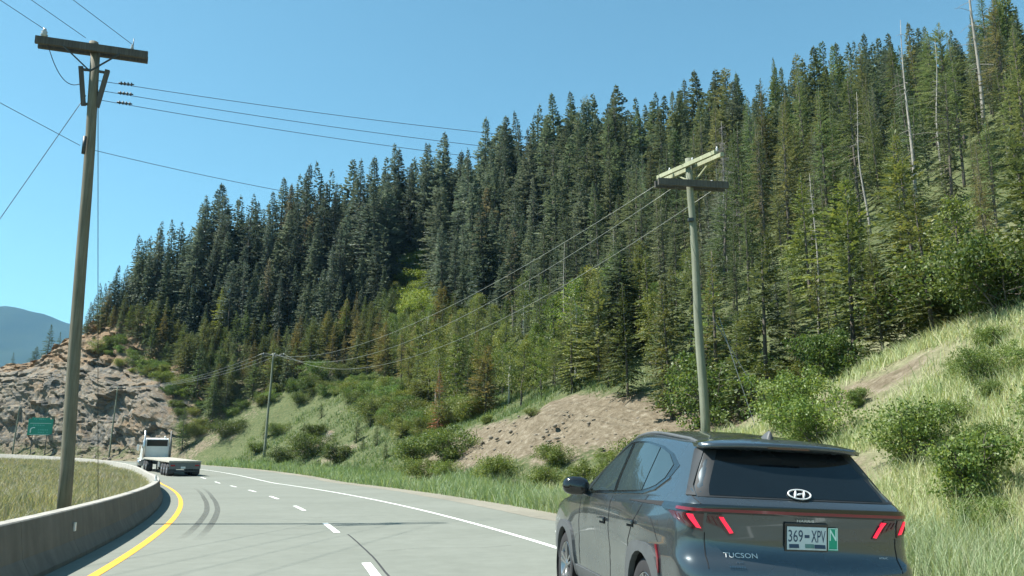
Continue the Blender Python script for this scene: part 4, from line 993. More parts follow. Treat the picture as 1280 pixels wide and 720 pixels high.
        for yy, zz in ((2.20, .885), (1.28, .915)):
            x = side_x(yy, zz)
            MB().box((sgn * (x + .022), yy, zz), (.022, .22, .030), None, .008).build("door_handle", paint, root)
            MB().box((sgn * (x + .002), yy + .01, zz - .008), (.012, .17, .058), None, .004).build("handle_recess", gap, root)
    # ---- plate, letters, badge on the tailgate
    def rear_M(x, z, off, k=0.0):
        y = rear_y(x, z); e = .02; tx = Vector((1, (rear_y(x + e, z) - rear_y(x - e, z)) / (2 * e), 0)).normalized(); tz = Vector((0, (Rz(z + e) - Rz(z - e)) / (2 * e), 1)).normalized()
        n_ = tx.cross(tz).normalized(); tz = n_.cross(tx)
        return Matrix(((tx.x, tz.x, n_.x, x + n_.x * off), (tx.y, tz.y, n_.y, y + n_.y * off), (tx.z, tz.z, n_.z, z + n_.z * off), (0, 0, 0, 1)))
    def plate_box(name, x, z, w, h, off, mat, t=.004, par=None):
        M = rear_M(x, z, off); mb = MB(); mb.box((0, 0, 0), (w, h, t), None, t * .3); mb.v = [tuple(M @ Vector(v)) for v in mb.v]; return mb.build(name, mat, par or root)
    plw = simple("plate_white", (.52, .60, .62), .4, 0, .06, 30); plb = simple("plate_blue", (.015, .05, .10), .5, 0, .1, 8); green = simple("magnet_green", (.0, .33, .20), .45, 0, .06, 8); wht = simple("magnet_white", (.60, .82, .76), .45, 0, .05, 8)
    silver = simple("badge_silver", (.62, .64, .64), .35, .15, .05, 8)
    zp = .915
    plate_box("plate_frame", 0, zp - .0, .335, .185, .010, blk, .012)
    pl = plate_box("licence_plate", 0, zp - .006, .305, .150, .020, plw, .006)
    text_mesh("plate_number", "369", .078, plb, pl, rear_M(-.088, zp + .008, .0245), width=.112, bold=.004)
    text_mesh("plate_number", "XPV", .078, plb, pl, rear_M(.088, zp + .008, .0245), width=.112, bold=.004)
    plate_box("plate_flag", 0, zp + .006, .038, .020, .0235, plb, .002, pl)
    plate_box("plate_badge", -.10, zp - .062, .075, .026, .0235, plb, .002, pl); plate_box("plate_badge", .10, zp - .062, .085, .026, .0235, plb, .002, pl); plate_box("plate_sticker", .02, zp - .058, .07, .03, .0237, simple("plate_sticker_green", (.10, .22, .20), .5, 0, .1, 20), .002, pl)
    text_mesh("dealer_name", "HARRIS", .018, silver, root, rear_M(-.012, zp + .112, .014), width=.13)
    gm = plate_box("driver_magnet", .208, zp - .008, .078, .150, .012, green, .004); 
    text_mesh("magnet_letter", "N", .075, wht, gm, rear_M(.208, zp + .020, .0150), width=.056, bold=.01)
    for dx, dz, w_, h_ in ((0, .071, .072, .005), (0, -.071, .072, .005), (-.035, 0, .005, .14), (.035, 0, .005, .14)): plate_box("magnet_border", .208 + dx, zp - .008 + dz, w_, h_, .0148, wht, .001, gm)
    text_mesh("model_lettering", "TUCSON", .034, silver, root, rear_M(-.50, .782, .006), width=.245, bold=.006)
    for k in range(3): plate_box("badge_stroke", -.535 + .018 * k, .739, .009, .010, .004, dchrome, .002)     # a small two-line badge, too small to read
    for k in range(7): plate_box("badge_stroke", -.595 + .017 * k, .714, .009, .013, .004, dchrome, .002)
    text_mesh("drive_lettering", "HTRAC", .013, silver, root, rear_M(.62, .79, .006), width=.075)
    # emblem: an oval ring with a slanted letter
    Me = rear_M(0, 1.205, .012); mb = MB(); nn = 36
    for k in range(nn):
        pass
    ring = [Me @ Vector((.088 * math.cos(t), .046 * math.sin(t), .004)) for t in np.linspace(0, 2 * math.pi, nn + 1)]
    mb.tube(ring, .0065, 6, cap=False)
    for x0, sh in ((-.034, .014), (.034, .014)):
        mb.tube([Me @ Vector((x0 - sh, -.036, .004)), Me @ Vector((x0, 0, .006)), Me @ Vector((x0 + sh, .036, .004))], [.006, .011, .006], 6)
    mb.tube([Me @ Vector((-.036, -.010, .005)), Me @ Vector((0, .0, .006)), Me @ Vector((.036, .010, .005))], [.006, .009, .006], 6)
    mb.build("emblem", silver, root)
    tag(root, "dark grey SUV with a full-width red light bar in the right lane", "car")
    # ---- final proportions: belt line a little higher, roof arched towards the front seats
    done = set()
    for o in [c for c in root.children] + [g for c in root.children for g in c.children]:
        if o.type != 'MESH' or o.data.name in done: continue
        done.add(o.data.name)
        if o.name.split('.')[0] in ("wheel", "rim", "wheel_well"): continue
        for v in o.data.vertices:
            z = v.co.z; z2 = float(np.interp(z, [0, .55, .72, .95, 1.08, 1.17, 1.45, 1.57, 1.8], [0, .55, .745, .995, 1.128, 1.212, 1.465, 1.578, 1.808]))
            if z > 1.15: z2 += .105 * min(1, (z - 1.15) / .4) * math.exp(-((v.co.y - 1.95) / .95) ** 2)
            v.co.z = z2
        o.data.update()
    # ---- pose on the road
    root.location = CAR_LOC; root.scale = (CAR_SC,) * 3
    root.rotation_euler = (Matrix.Rotation(CAR_YAW, 4, 'Z') @ Matrix.Rotation(CAR_ROLL, 4, 'Y') @ Matrix.Rotation(CAR_PITCH, 4, 'X')).to_euler()
    return root
CAR_LOC, CAR_SC, CAR_YAW, CAR_ROLL, CAR_PITCH = (2.20, 6.5, 0.0), 1.05, .166, .045, -.004
suv = build_suv()
# ------------------------------------------------------------------ plants: materials
def m_leaf(name, stops, trans=.35, rough=.55, nscale=.6, tcol=(1.25, 1.2, .55)):
    m, nt, b = mat_new(name)
    at = nt.nodes.new("ShaderNodeAttribute"); at.attribute_name = "tint"
    info = nt.nodes.new("ShaderNodeObjectInfo")
    n = noise(nt, nscale, 4, .7, geopos(nt))
    f = mathn(nt, 'ADD', mathn(nt, 'MULTIPLY', at.outputs["Fac"], .55), mathn(nt, 'MULTIPLY', n.outputs[0], .45))
    r = ramp(nt, f, stops)
    c = mixc(nt, 1.0, r.outputs[0], info.outputs["Color"], 'MULTIPLY')
    nt.links.new(c, b.inputs["Base Color"]); b.inputs["Roughness"].default_value = rough; b.inputs["Specular IOR Level"].default_value = .3
    tr = nt.nodes.new("ShaderNodeBsdfTranslucent"); nt.links.new(mixc(nt, 1.0, c, tcol, 'MULTIPLY'), tr.inputs[0])
    mx = nt.nodes.new("ShaderNodeMixShader"); mx.inputs[0].default_value = trans
    nt.links.new(b.outputs[0], mx.inputs[1]); nt.links.new(tr.outputs[0], mx.inputs[2]); nt.links.new(mx.outputs[0], nt.nodes["Material Output"].inputs["Surface"])
    return m
M_NEEDLE = m_leaf("conifer_needles", [(.25, (.062, .090, .070)), (.5, (.096, .128, .094)), (.75, (.150, .175, .118))], .3, .6, .6, (1.1, 1.12, .85))
M_NEEDLE_Y = m_leaf("young_conifer_needles", [(.25, (.055, .085, .040)), (.5, (.090, .128, .056)), (.75, (.145, .175, .080))], .3, .55)
M_LEAF = m_leaf("broad_leaves", [(.25, (.065, .110, .032)), (.5, (.115, .170, .050)), (.75, (.185, .225, .085))], .40, .45)
M_GRASS = m_leaf("grass_blades", [(.2, (.19, .28, .13)), (.42, (.29, .38, .215)), (.62, (.40, .45, .30)), (.85, (.52, .50, .37))], .35, .6, .25)
M_BARK = simple("grey_brown_bark", (.11, .095, .078), .95, 0, .35, 3.0, bmp=.6)
M_PALEBARK = simple("pale_birch_bark", (.42, .41, .36), .8, 0, .3, 5.0, bmp=.3)
M_SNAG = simple("bleached_snag_wood", (.26, .245, .215), .9, 0, .3, 4.0, bmp=.4)
M_DEADTWIG = simple("dead_twigs", (.20, .19, .18), .9, 0, .3, 4.0)
# ------------------------------------------------------------------ plants: prototypes (meshes shared by the copies)
class Leaves:
    """kite-shaped leaf faces, two triangles each"""
    def __init__(s): s.c = []; s.d = []; s.w = []; s.n = []; s.t = []
    def add(s, p, d, w, n, t): s.c.append(p); s.d.append(d); s.w.append(w); s.n.append(n); s.t.append(t)
    def mesh(s, name, fold=.25):
        c = np.array(s.c); d = np.array(s.d); w = np.array(s.w)[:, None]; n = np.array(s.n)
        L = np.linalg.norm(d, axis=1, keepdims=True); side = np.cross(d, n); side /= np.linalg.norm(side, axis=1, keepdims=True) + 1e-9; up = np.cross(side, d); up /= np.linalg.norm(up, axis=1, keepdims=True) + 1e-9
        mid = c + d * .45 - up * w * fold
        V = np.stack([c, mid + side * w, c + d, mid - side * w], 1).reshape(-1, 3)
        k = np.arange(len(c))[:, None] * 4; Fc = np.concatenate([k + np.array([[0, 1, 2]]), k + np.array([[0, 2, 3]])], 0)
        me = np_mesh(name, V, Fc); set_attr(me, "tint", np.repeat(np.array(s.t), 4)); LVS[name] = (V.reshape(-1, 4, 3), np.array(s.t)); return me
LVS = {}
def rotz(v, a): return np.array([v[0] * math.cos(a) - v[1] * math.sin(a), v[0] * math.sin(a) + v[1] * math.cos(a), v[2]])
def conifer_meshes(H, R, seed, bare=.14, step=.30, droop=.25, power=.92, spray=(.55, .16), dens=4.2, nb=(4, 6), gap=.12, lop=.25, limbs=False, name="conifer"):
    rnd = np.random.default_rng(seed); lv = Leaves(); z0 = bare * H
    bend = rnd.normal(size=2) * .012 * H
    cx = lambda z: np.array([bend[0] * (z / H) ** 2, bend[1] * (z / H) ** 2, z])
    z = z0; az = rnd.uniform(0, 6.28); la = rnd.uniform(0, 6.28); twigs = MB()
    while z < H * .985:
        t = (z - z0) / (H - z0)
        prof = min(1, .45 + t * 3.2) * (1 - t) ** power * (1 + .18 * math.sin(t * 23 + seed))
        for k in range(rnd.integers(*nb) + 1):
            az += 2.399 + rnd.normal() * .35
            if rnd.random() < gap: continue
            L = R * prof * rnd.uniform(.62, 1.16) * (1 + lop * math.cos(az - la)) + .12
            el = .55 * t ** 1.5 - droop * (1 - t) + rnd.normal() * .10
            d = np.array([math.cos(az) * math.cos(el), math.sin(az) * math.cos(el), math.sin(el)])
            p0 = cx(z); ns = max(3, int(L * dens)); tb = rnd.uniform(.2, .8)
            if limbs and L > .5: twigs.tube([p0, p0 + d * L * .5 + np.array([0, 0, -.03 * L]), p0 + d * L * .92], [.012 + .008 * L, .008, .004], 3, False)
            for q in range(ns):
                f = .16 + .84 * (q + rnd.random()) / ns
                p = p0 + d * L * f + np.array([0, 0, -.10 * L * f * f + .10 * L * max(0, f - .6)])
                sl = spray[0] * (.55 + .6 * (1 - f) + .3 * rnd.random()) * min(1, .35 + L * .45)
                sd = rotz(d, (1 if q % 2 else -1) * rnd.uniform(.35, 1.15) * (1.1 - .6 * f)); sd[2] += rnd.normal() * .18 - .12
                lv.add(p, sd / np.linalg.norm(sd) * sl, spray[1] * rnd.uniform(.7, 1.3) * min(1, .45 + L * .4), np.array([rnd.normal() * .45, rnd.normal() * .45, 1.0]), np.clip(tb + rnd.normal() * .18 + .15 * (f - .5), 0, 1))
        z += step * (1 - .45 * t) * rnd.uniform(.7, 1.3)
    top = cx(H)
    for k in range(10):
        a = rnd.uniform(0, 6.28); lv.add(top - np.array([0, 0, .06 * k]), np.array([math.cos(a) * .10, math.sin(a) * .10, .25]), .05, np.array([math.cos(a + 1), math.sin(a + 1), .2]), rnd.random())
    tr = MB(); n = 8; tr.tube([cx(H * k / n) - (np.array([0, 0, .9]) if k == 0 else 0) for k in range(n + 1)], [H * .0125 * (1 - k / n) ** .9 + .012 for k in range(n + 1)], 7)
    if limbs:
        tr.v += twigs.v and []  # limbs are kept with the trunk
        b = len(tr.v); tr.v += twigs.v; tr.f += [tuple(i + b for i in f) for f in twigs.f]; tr.sm += twigs.sm
    return tr.mesh(name + "_trunk"), lv.mesh(name + "_crown")
def broad_meshes(H, R, seed, clusters=46, per=62, leaf=.17, bare=.22, stems=1, name="broadleaf"):
    rnd = np.random.default_rng(seed); tr = MB(); lv = Leaves(); tips = []
    for s_ in range(stems):
        a0 = rnd.uniform(0, 6.28); lean = (.0 if stems == 1 else rnd.uniform(.25, .75)); base = np.array([math.cos(a0), math.sin(a0), 0]) * (.0 if stems == 1 else .12 * R)
        hh = H * (1 if stems == 1 else rnd.uniform(.65, .95)); n = 7; pts = []
        for k in range(n + 1):
            t = k / n; pts.append(base + np.array([math.cos(a0) * lean * R * t, math.sin(a0) * lean * R * t, hh * .93 * t]) + (rnd.normal(size=3) * np.array([1, 1, 0]) * .025 * H * t))
        pts[0] = pts[0] - np.array([0, 0, .4]); r0 = .013 * H / (1 if stems == 1 else 1.5)
        tr.tube(pts, [r0 * (1 - .85 * k / n) + .006 for k in range(n + 1)], 6)
        for k in range(int(clusters / stems)):
            t = bare + (1 - bare) * (k + rnd.random()) / (clusters / stems); i = min(n - 1, int(t * n)); p = pts[i] + (pts[i + 1] - pts[i]) * (t * n - i)
            a = k * 2.4 + rnd.normal() * .5; u = (t - bare) / (1 - bare); L = R * (math.sin(math.pi * min(1, u * .80 + .20)) ** .7) * rnd.uniform(.35, 1.05); el = rnd.uniform(.05, .75)
            q = p + np.array([math.cos(a) * math.cos(el), math.sin(a) * math.cos(el), math.sin(el) * .8]) * L
            tr.tube([p, p + (q - p) * .5 + np.array([0, 0, .04 * L]), q], [r0 * .28 * (1 - t) + .008, .008, .004], 4, False); tips.append((q, .26 * R * rnd.uniform(.6, 1.25) + .10, rnd.uniform(.15, .85)))
            tips.append((p + (q - p) * .55, .22 * R * rnd.uniform(.6, 1.2) + .08, rnd.uniform(.1, .7)))
    for q, r, tb in tips:
        for k in range(int(per * rnd.uniform(.6, 1.3) / 2)):
            o = rnd.normal(size=3); o /= np.linalg.norm(o); o *= r * rnd.random() ** .45; o[2] *= .75
            d = rnd.normal(size=3); d[2] -= .35; d /= np.linalg.norm(d)
            lv.add(q + o, d * leaf * rnd.uniform(.6, 1.35), leaf * rnd.uniform(.28, .42), rnd.normal(size=3) + np.array([0, 0, .8]), np.clip(tb + rnd.normal() * .2, 0, 1))
    return tr.mesh(name + "_trunk"), lv.mesh(name + "_crown", .12)
def snag_meshes(H, seed, n=34, twig=False):
    rnd = np.random.default_rng(seed); tr = MB(); k_ = 9
    pts = [np.array([.01 * H * math.sin(k * .8 + seed), .01 * H * math.cos(k * .6 + seed), H * k / k_]) for k in range(k_ + 1)]; pts[0][2] = -.8
    tr.tube(pts, [H * .008 * (1 - k / k_) + .016 for k in range(k_ + 1)], 7); br = MB()
    for k in range(n):
        z = H * rnd.uniform(.25, .97); a = rnd.uniform(0, 6.28); L = (1.05 - z / H) * H * .13 * rnd.uniform(.4, 1.2) + .2; el = rnd.uniform(-.5, .35)
        p = np.array([.01 * H * math.sin(z / H * 9 * .8 + seed), .01 * H * math.cos(z / H * 9 * .6 + seed), z]); d = np.array([math.cos(a) * math.cos(el), math.sin(a) * math.cos(el), math.sin(el)])
        br.tube([p - d * .22, p + d * L * .6, p + d * L + np.array([0, 0, -.12 * L])], [.022, .014, .006], 4, False)
        if twig:
            for j in range(7):
                f = rnd.uniform(.25, 1); q = p + d * L * f; e = rnd.normal(size=3); e[2] -= .6; e /= np.linalg.norm(e)
                br.tube([q, q + e * .5 * rnd.uniform(.4, 1.3)], [.009, .004], 3, False)
    b = len(tr.v); tr.v += br.v; tr.f += [tuple(i + b for i in f) for f in br.f]; tr.sm += br.sm
    return (tr.mesh("snag_trunk"),)
PROTO = {}
for k, (H, R, sd, kw) in enumerate([
    (22, 3.5, 11, {}), (22, 3.0, 12, dict(bare=.20, gap=.2, droop=.30)), (22, 3.9, 13, dict(power=1.05, dens=4.6)), (22, 2.6, 14, dict(bare=.26, gap=.26, lop=.4)),
    (22, 3.3, 15, dict(power=.8, bare=.10)), (22, 2.3, 16, dict(bare=.38, gap=.22, power=.7, lop=.45, limbs=True)),
    (22, 4.3, 17, dict(power=1.15, bare=.06, droop=.18, gap=.18)), (22, 2.9, 18, dict(power=.62, bare=.22, gap=.32, lop=.5, droop=.1)), (22, 2.2, 19, dict(power=.5, bare=.3, gap=.45, lop=.6, limbs=True, step=.42))]):
    PROTO["fir%d" % k] = conifer_meshes(H, R, sd, name="fir%d" % k, **kw)
for k, (H, R, sd, kw) in enumerate([(9, 1.9, 21, {}), (9, 2.3, 22, dict(power=.9)), (9, 1.55, 23, dict(gap=.2)), (9, 2.6, 24, dict(power=.8, droop=.1))]):
    PROTO["young%d" % k] = conifer_meshes(H, R, sd, bare=.05, step=.19, spray=(.30, .072), dens=10.5, name="young_conifer", **kw)
for k, (H, R, sd, kw) in enumerate([(15, 2.6, 61, {}), (15, 2.1, 62, dict(bare=.2, gap=.22, lop=.4)), (15, 3.0, 63, dict(power=1.05, bare=.06)), (15, 2.2, 64, dict(power=.7, bare=.25, gap=.3, lop=.5, limbs=True))]):
    PROTO["near%d" % k] = conifer_meshes(H, R, sd, **{**dict(bare=.12, step=.24, spray=(.27, .060), dens=11.5, name="near_fir"), **kw})
for k, (H, R, sd, kw) in enumerate([(10, 2.3, 31, {}), (10, 1.8, 32, dict(clusters=54, bare=.12)), (10, 2.7, 33, dict(clusters=60, per=70))]):
    PROTO["broad%d" % k] = broad_meshes(H, R, sd, **kw)
for k, (H, R, sd, kw) in enumerate([(2.2, 1.5, 41, {}), (2.2, 1.2, 42, {}), (2.2, 1.9, 43, dict(clusters=64)), (2.2, 1.5, 44, dict(clusters=50))]):
    PROTO["bush%d" % k] = broad_meshes(H, R, sd, **{**dict(clusters=60, per=150, leaf=.098, bare=.05, stems=7, name="bush"), **kw})
PROTO["snag0"] = snag_meshes(16, 51); PROTO["snag1"] = snag_meshes(16, 52, 22); PROTO["snag2"] = snag_meshes(14, 53, 90, True)
def ground_at(s, d):
    x, y, z = hill_xyz(np.array([s], float), np.array([d], float)); return float(x[0]), float(y[0]), float(z[0])
def plant(kind, name, parts, loc, h, base_h, rz, tint, mats, label, cat, group, lean=(0, 0), wide=1.0):
    k = h / base_h; root = empty(name, loc, rz); root.scale = (k * wide, k * wide, k); root.rotation_euler = (lean[0], lean[1], rz)
    for nm, me, mt in zip(parts, PROTO[kind], mats):
        if len(me.materials) == 0: me.materials.append(mt)
        o = bpy.data.objects.new(nm, me); col.objects.link(o); o.parent = root; o.color = (*tint, 1)
        if me.materials[0] is not mt: o.material_slots[0].link = 'OBJECT'; o.material_slots[0].material = mt
    return tag(root, label, cat, group)
# projection into the photograph, for the words of the labels and to leave out what stands wholly hidden
def proj(x, y, z):
    z = z - CAM_H; fw = y * math.cos(PITCH) + z * math.sin(PITCH); up = -y * math.sin(PITCH) + z * math.cos(PITCH)
    return 640 + FPX * x / fw, 360 - FPX * up / fw, fw
# ------------------------------------------------------------------ forest
def lower_bound(s):
    """distance from the road edge where the tall forest begins"""
    return np.interp(s, [-60, 0, 16, 30, 45, 60, 75, 92, 104, 114, 122, 136, 150, 156, 161, 165, 168], [14, 14, 14.5, 13.5, 15, 16, 18, 25, 29, 28, 22, 18, 15, 16, 19, 22, 60])
def young_bound(s):
    return np.interp(s, [-60, 0, 16, 30, 45, 60, 75, 92, 104, 114, 122, 136, 150], [11, 11, 11, 9.5, 10, 9, 10.5, 14.5, 18, 17, 7.5, 11, 13])
def upper_bound(s):
    return np.interp(s, [-60, 0, 30, 45, 70, 92, 108, 122, 136, 150, 168], [60, 70, 92, 88, 84, 74, 70, 58, 46, 38, 36])
class Taken:
    def __init__(s): s.g = {}
    def free(s, x, y, r):
        i, j = int(x // 4), int(y // 4)
        return all((x - a) ** 2 + (y - b) ** 2 >= ((r + q) * .5) ** 2 for di in (-1, 0, 1) for dj in (-1, 0, 1) for a, b, q in s.g.get((i + di, j + dj), ()))
    def put(s, x, y, r): s.g.setdefault((int(x // 4), int(y // 4)), []).append((x, y, r))
def scatter(n_try, smin, smax, dmin, dmax, sp, seed, taken, accept=None, bias=.85):
    rnd = np.random.default_rng(seed); s = rnd.uniform(smin, smax, n_try); lo_, hi_ = dmin(s), dmax(s)
    d = lo_ + (hi_ - lo_) * rnd.uniform(0, 1, n_try) ** bias; x, y, z = hill_xyz(s, d); px, py, fw = proj(x, y, z)
    ok = (hi_ > lo_) & (fw > 12) & (px > -70) & (px < 1350); out = []
    for i in np.where(ok)[0]:
        if accept and not accept(px[i], py[i], s[i], d[i]): continue
        q = sp(s[i], d[i])
        if not taken.free(x[i], y[i], q): continue
        taken.put(x[i], y[i], q); out.append(tuple(float(v) for v in (s[i], d[i], x[i], y[i], z[i], px[i], py[i], fw[i])))
    return out
taken = Taken()
def not_gap(px, py, s, d):
    # the green gully that climbs between the trees above the far slope
    return not (478 < px - (py - 330) * .12 < 542 and py > 350)
firs = scatter(34000, 14, 168, lower_bound, upper_bound, lambda s, d: np.interp(s, [20, 70, 100, 112, 160], [2.7, 2.6, 2.4, 2.0, 1.8]), 101, taken, not_gap)
rnd = np.random.default_rng(5); cand = []
for f in firs:
    s, d, x, y, z, px, py, fw = f
    base = np.interp(s, [18, 45, 70, 95, 110, 125, 140, 150, 156, 160, 166], [9.5, 10.5, 13.2, 18.0, 21.5, 22, 20.5, 18.5, 15, 11, 6]); edge = d - lower_bound(s)
    h = base * rnd.uniform(.52, 1.15) * np.interp(edge, [0, 8, 14], [.62, .85, 1.0])
    cand.append((fw, f, float(h)))
cand.sort(key=lambda c: c[0]); buf = np.zeros((90, 160), np.int16); keep = []
for fw, f, h in cand:                                   # leave out trees wholly behind nearer ones
    s, d, x, y, z, px, py, _ = f; _, pt, _ = proj(x, y, z + h); w = FPX * h * .11 / fw
    pts = [(px + w * u * (1 - v), py + (pt - py) * v) for v in (.35, .5, .65, .8, .93) for u in (-.8, 0, .8)]
    pts = [(a, b) for a, b in pts if 0 <= a < 1280 and 0 <= b < 720]
    if not pts: continue
    vis = sum(buf[int(b / 8), int(a / 8)] < 4 for a, b in pts) / len(pts)
    if vis < (.16 if px > 600 else .08): continue
    keep.append((f, h, vis))
    for v in np.linspace(.15, .95, 12):
        yy = py + (pt - py) * v; ww = w * (1 - v) + 1
        for a in np.arange(px - ww * .7, px + ww * .7 + 1, 6):
            if 0 <= a < 1280 and 0 <= yy < 720: buf[int(yy / 8), int(a / 8)] += 1
print("firs", len(firs), "visible", len(keep))
keep.sort(key=lambda k: -k[2] * k[1] / k[0][7]); rest = keep[300:]; keep = keep[:300]
ZONES = [(150, "over the rock cut"), (262, "over the truck"), (420, "over the slim pole"), (545, "beside the gully"), (700, "over the dirt bank"), (830, "left of the green pole"), (925, "behind the green pole"), (1090, "over the dark car"), (1500, "over the grassy bank")]
def zone(px):
    for b, w in ZONES:
        if px < b: return w
def label_all(items, phrase):
    """items: (px, band, object); numbers each band of each zone from the left"""
    groups = {}
    for px, band, o in items: groups.setdefault((zone(px), band), []).append((px, o))
    for (zn, band), L in groups.items():
        L.sort(key=lambda q: q[0])
        for i, (px, o) in enumerate(L):
            o["label"] = f"{phrase} {band} {zn}, {ordinal(i + 1)} from the left" if len(L) > 1 else f"{phrase} {band} {zn}"
items = []
for (s, d, x, y, z, px, py, fw), h, vis in keep:
    kind = "fir%d" % rnd.choice(9, p=[.20, .10, .17, .06, .15, .04, .12, .10, .06] if s > 105 else [.15, .14, .12, .11, .11, .09, .11, .10, .07])
    warm = np.clip((px - 560) / 420, 0, 1); g = rnd.uniform(.68, 1.38)
    tint = (g * (1.0 + .42 * warm * rnd.uniform(.1, 1.1)), g * (1.0 + .22 * warm * rnd.uniform(.2, 1.2)), g * (1.12 - .42 * warm))
    q = rnd.random()
    if q < .05: tint = (g * (1.7 if px < 700 else 1.15), g * 1.2, g * 1.1)
    elif q < .12: tint = (g * 1.35, g * 1.25, g * 1.35)
    bh = 22.0
    if fw < 88: kind = "near%d" % rnd.integers(4); bh = 15.0
    o = plant(kind, "conifer_tree", ("trunk", "crown"), (x, y, z - .1), h, bh, rnd.uniform(0, 6.28), tint, (M_BARK, M_NEEDLE), "x", "conifer", "tall conifers of the hillside forest", (rnd.normal() * .03, rnd.normal() * .03), rnd.uniform(.8, 1.6 if fw > 88 else 1.15))
    edge = (d - lower_bound(s)) / max(8, upper_bound(s) - lower_bound(s))
    items.append((px, "at the forest edge" if edge < .22 else ("halfway up the forest" if edge < .55 else "near the skyline"), o))
label_all(items, "dark conifer")
def forest_mass(rows):
    """the trees past the first 300, joined: crowns of fewer, larger sprays, each with its trunk"""
    r = np.random.default_rng(9); VV = []; TT = []
    for (s, d, x, y, z, px, py, fw), h, vis in rows:
        Q, tn = LVS["fir%d_crown" % r.integers(5)]; pick = r.permutation(len(Q))[:len(Q) * 2 // 5]; q = Q[pick]; c = q.mean(1, keepdims=True); q = c + (q - c) * 1.5
        a = r.uniform(0, 6.28); k = h / 22.0; w = k * r.uniform(.95, 1.3); M = np.array([[math.cos(a) * w, -math.sin(a) * w, 0], [math.sin(a) * w, math.cos(a) * w, 0], [0, 0, k]])
        VV.append((q.reshape(-1, 3) @ M.T + np.array([x, y, z - .1])).reshape(-1, 4, 3)); TT.append(np.clip(tn[pick] + r.normal() * .18, 0, 1))
        b = .012 * h; P = np.array([[-b, 0, -.5], [b, 0, -.5], [.3 * b, 0, h * .9], [-.3 * b, 0, h * .9]]) + np.array([x, y, z]); P2 = np.array([[0, -b, -.5], [0, b, -.5], [0, .3 * b, h * .9], [0, -.3 * b, h * .9]]) + np.array([x, y, z])
        VV.append(np.stack([P, P2])); TT.append(np.array([.1, .1]))
    if not VV: return
    V = np.concatenate(VV).reshape(-1, 3); k = np.arange(len(V) // 4)[:, None] * 4; Fc = np.concatenate([k + np.array([[0, 1, 2]]), k + np.array([[0, 2, 3]])], 0)
    me = np_mesh("conifer_forest", V, Fc); set_attr(me, "tint", np.repeat(np.concatenate(TT), 4)); o = link("conifer_forest", me, M_NEEDLE); o.color = (1, 1, 1, 1)
    tag(o, "mass of smaller conifers filling the forest between the larger trees", "forest", None, "stuff")
forest_mass(rest)
# ------------------------------------------------------------------ named single trees: dead snags, a lime sapling, a reddish dead conifer, a broad dark spruce
def single(kind, name, s, d, h, bh, tint, mats, label, cat, group=None, lean=(0, 0), wide=1.0, parts=("trunk", "crown")):
    x, y, z = ground_at(s, d); taken.put(x, y, 2.0)
    return plant(kind, name, parts, (x, y, z - .1), h, bh, s * 1.7, tint, mats, label, cat, group, lean, wide)
for k, s, d, h, w, lb in [(0, 44.5, 47.0, 19, 1, "tall bare white snag rising above the skyline at the upper right"), (1, 37.5, 29.5, 14.5, 1, "leaning bare white snag in the forest over the right grassy bank"),
        (1, 40.5, 36.0, 11, 1, "thin bare snag right of the leaning white snag"), (0, 34.0, 18.2, 9.0, 1, "short pale snag with side branches above the dark car's roof"),
        (2, 52.0, 27.0, 13, 1, "grey dead conifer full of bare twigs right of the green pole"), (2, 126.5, 44, 19, .9, "grey dead conifer on the skyline left of the gully"),
        (0, 40.0, 28.5, 10, 1, "slim bare snag among the trees over the dark car"), (1, 63.5, 18.3, 10, 1, "thin pale snag over the right end of the dirt bank"), (0, 50.5, 16.0, 8.5, 1, "pale bare snag just left of the green pole")]:
    o = single("snag%d" % k, "dead_tree", s, d, h, 14.0 if k == 2 else 16.0, (1, 1, 1), (M_SNAG if k < 2 else M_DEADTWIG, M_SNAG if k < 2 else M_DEADTWIG), lb, "dead tree", "dead standing trees", (.02, .05 if k == 1 else .0), w, ("trunk",))
single("young0", "young_conifer", 135.5, 19.0, 9.5, 9.0, (2.0, 1.75, .9), (M_BARK, M_NEEDLE_Y), "bright lime green slender conifer among dark trees above the truck", "conifer")
single("young2", "young_conifer", 63.0, 7.0, 5.2, 9.0, (2.3, .75, .9), (M_BARK, M_NEEDLE_Y), "small reddish brown dead conifer left of the dirt bank", "conifer")
single("fir2", "conifer_tree", 91.5, 26.0, 16.5, 22.0, (.62, .68, .75), (M_BARK, M_NEEDLE), "broad very dark spruce standing in front of the forest above the dirt bank", "conifer", None, (0, 0), 1.35)
single("fir2", "conifer_tree", 44.5, 12.5, 8.5, 22.0, (.70, .75, .72), (M_BARK, M_NEEDLE), "dark bushy spruce left of the green pole at the slope's top", "conifer", None, (0, 0), 1.7)
for s, d, h, lb in ((122.5, 3.4, 6.0, "small dense spruce at the road bend right of the truck"), (121.5, 7.0, 7.0, "rounded young spruce on the bare slope behind the truck"), (127.5, 8.5, 9.5, "tall slender spruce beside the rock cut behind the truck"), (126.0, 11.0, 8.0, "young spruce above the slender one beside the rock cut")):
    single("young1", "young_conifer", s, d, h, 9.0, (.75, .85, .8), (M_BARK, M_NEEDLE_Y), lb, "conifer", "young spruces near the rock cut")
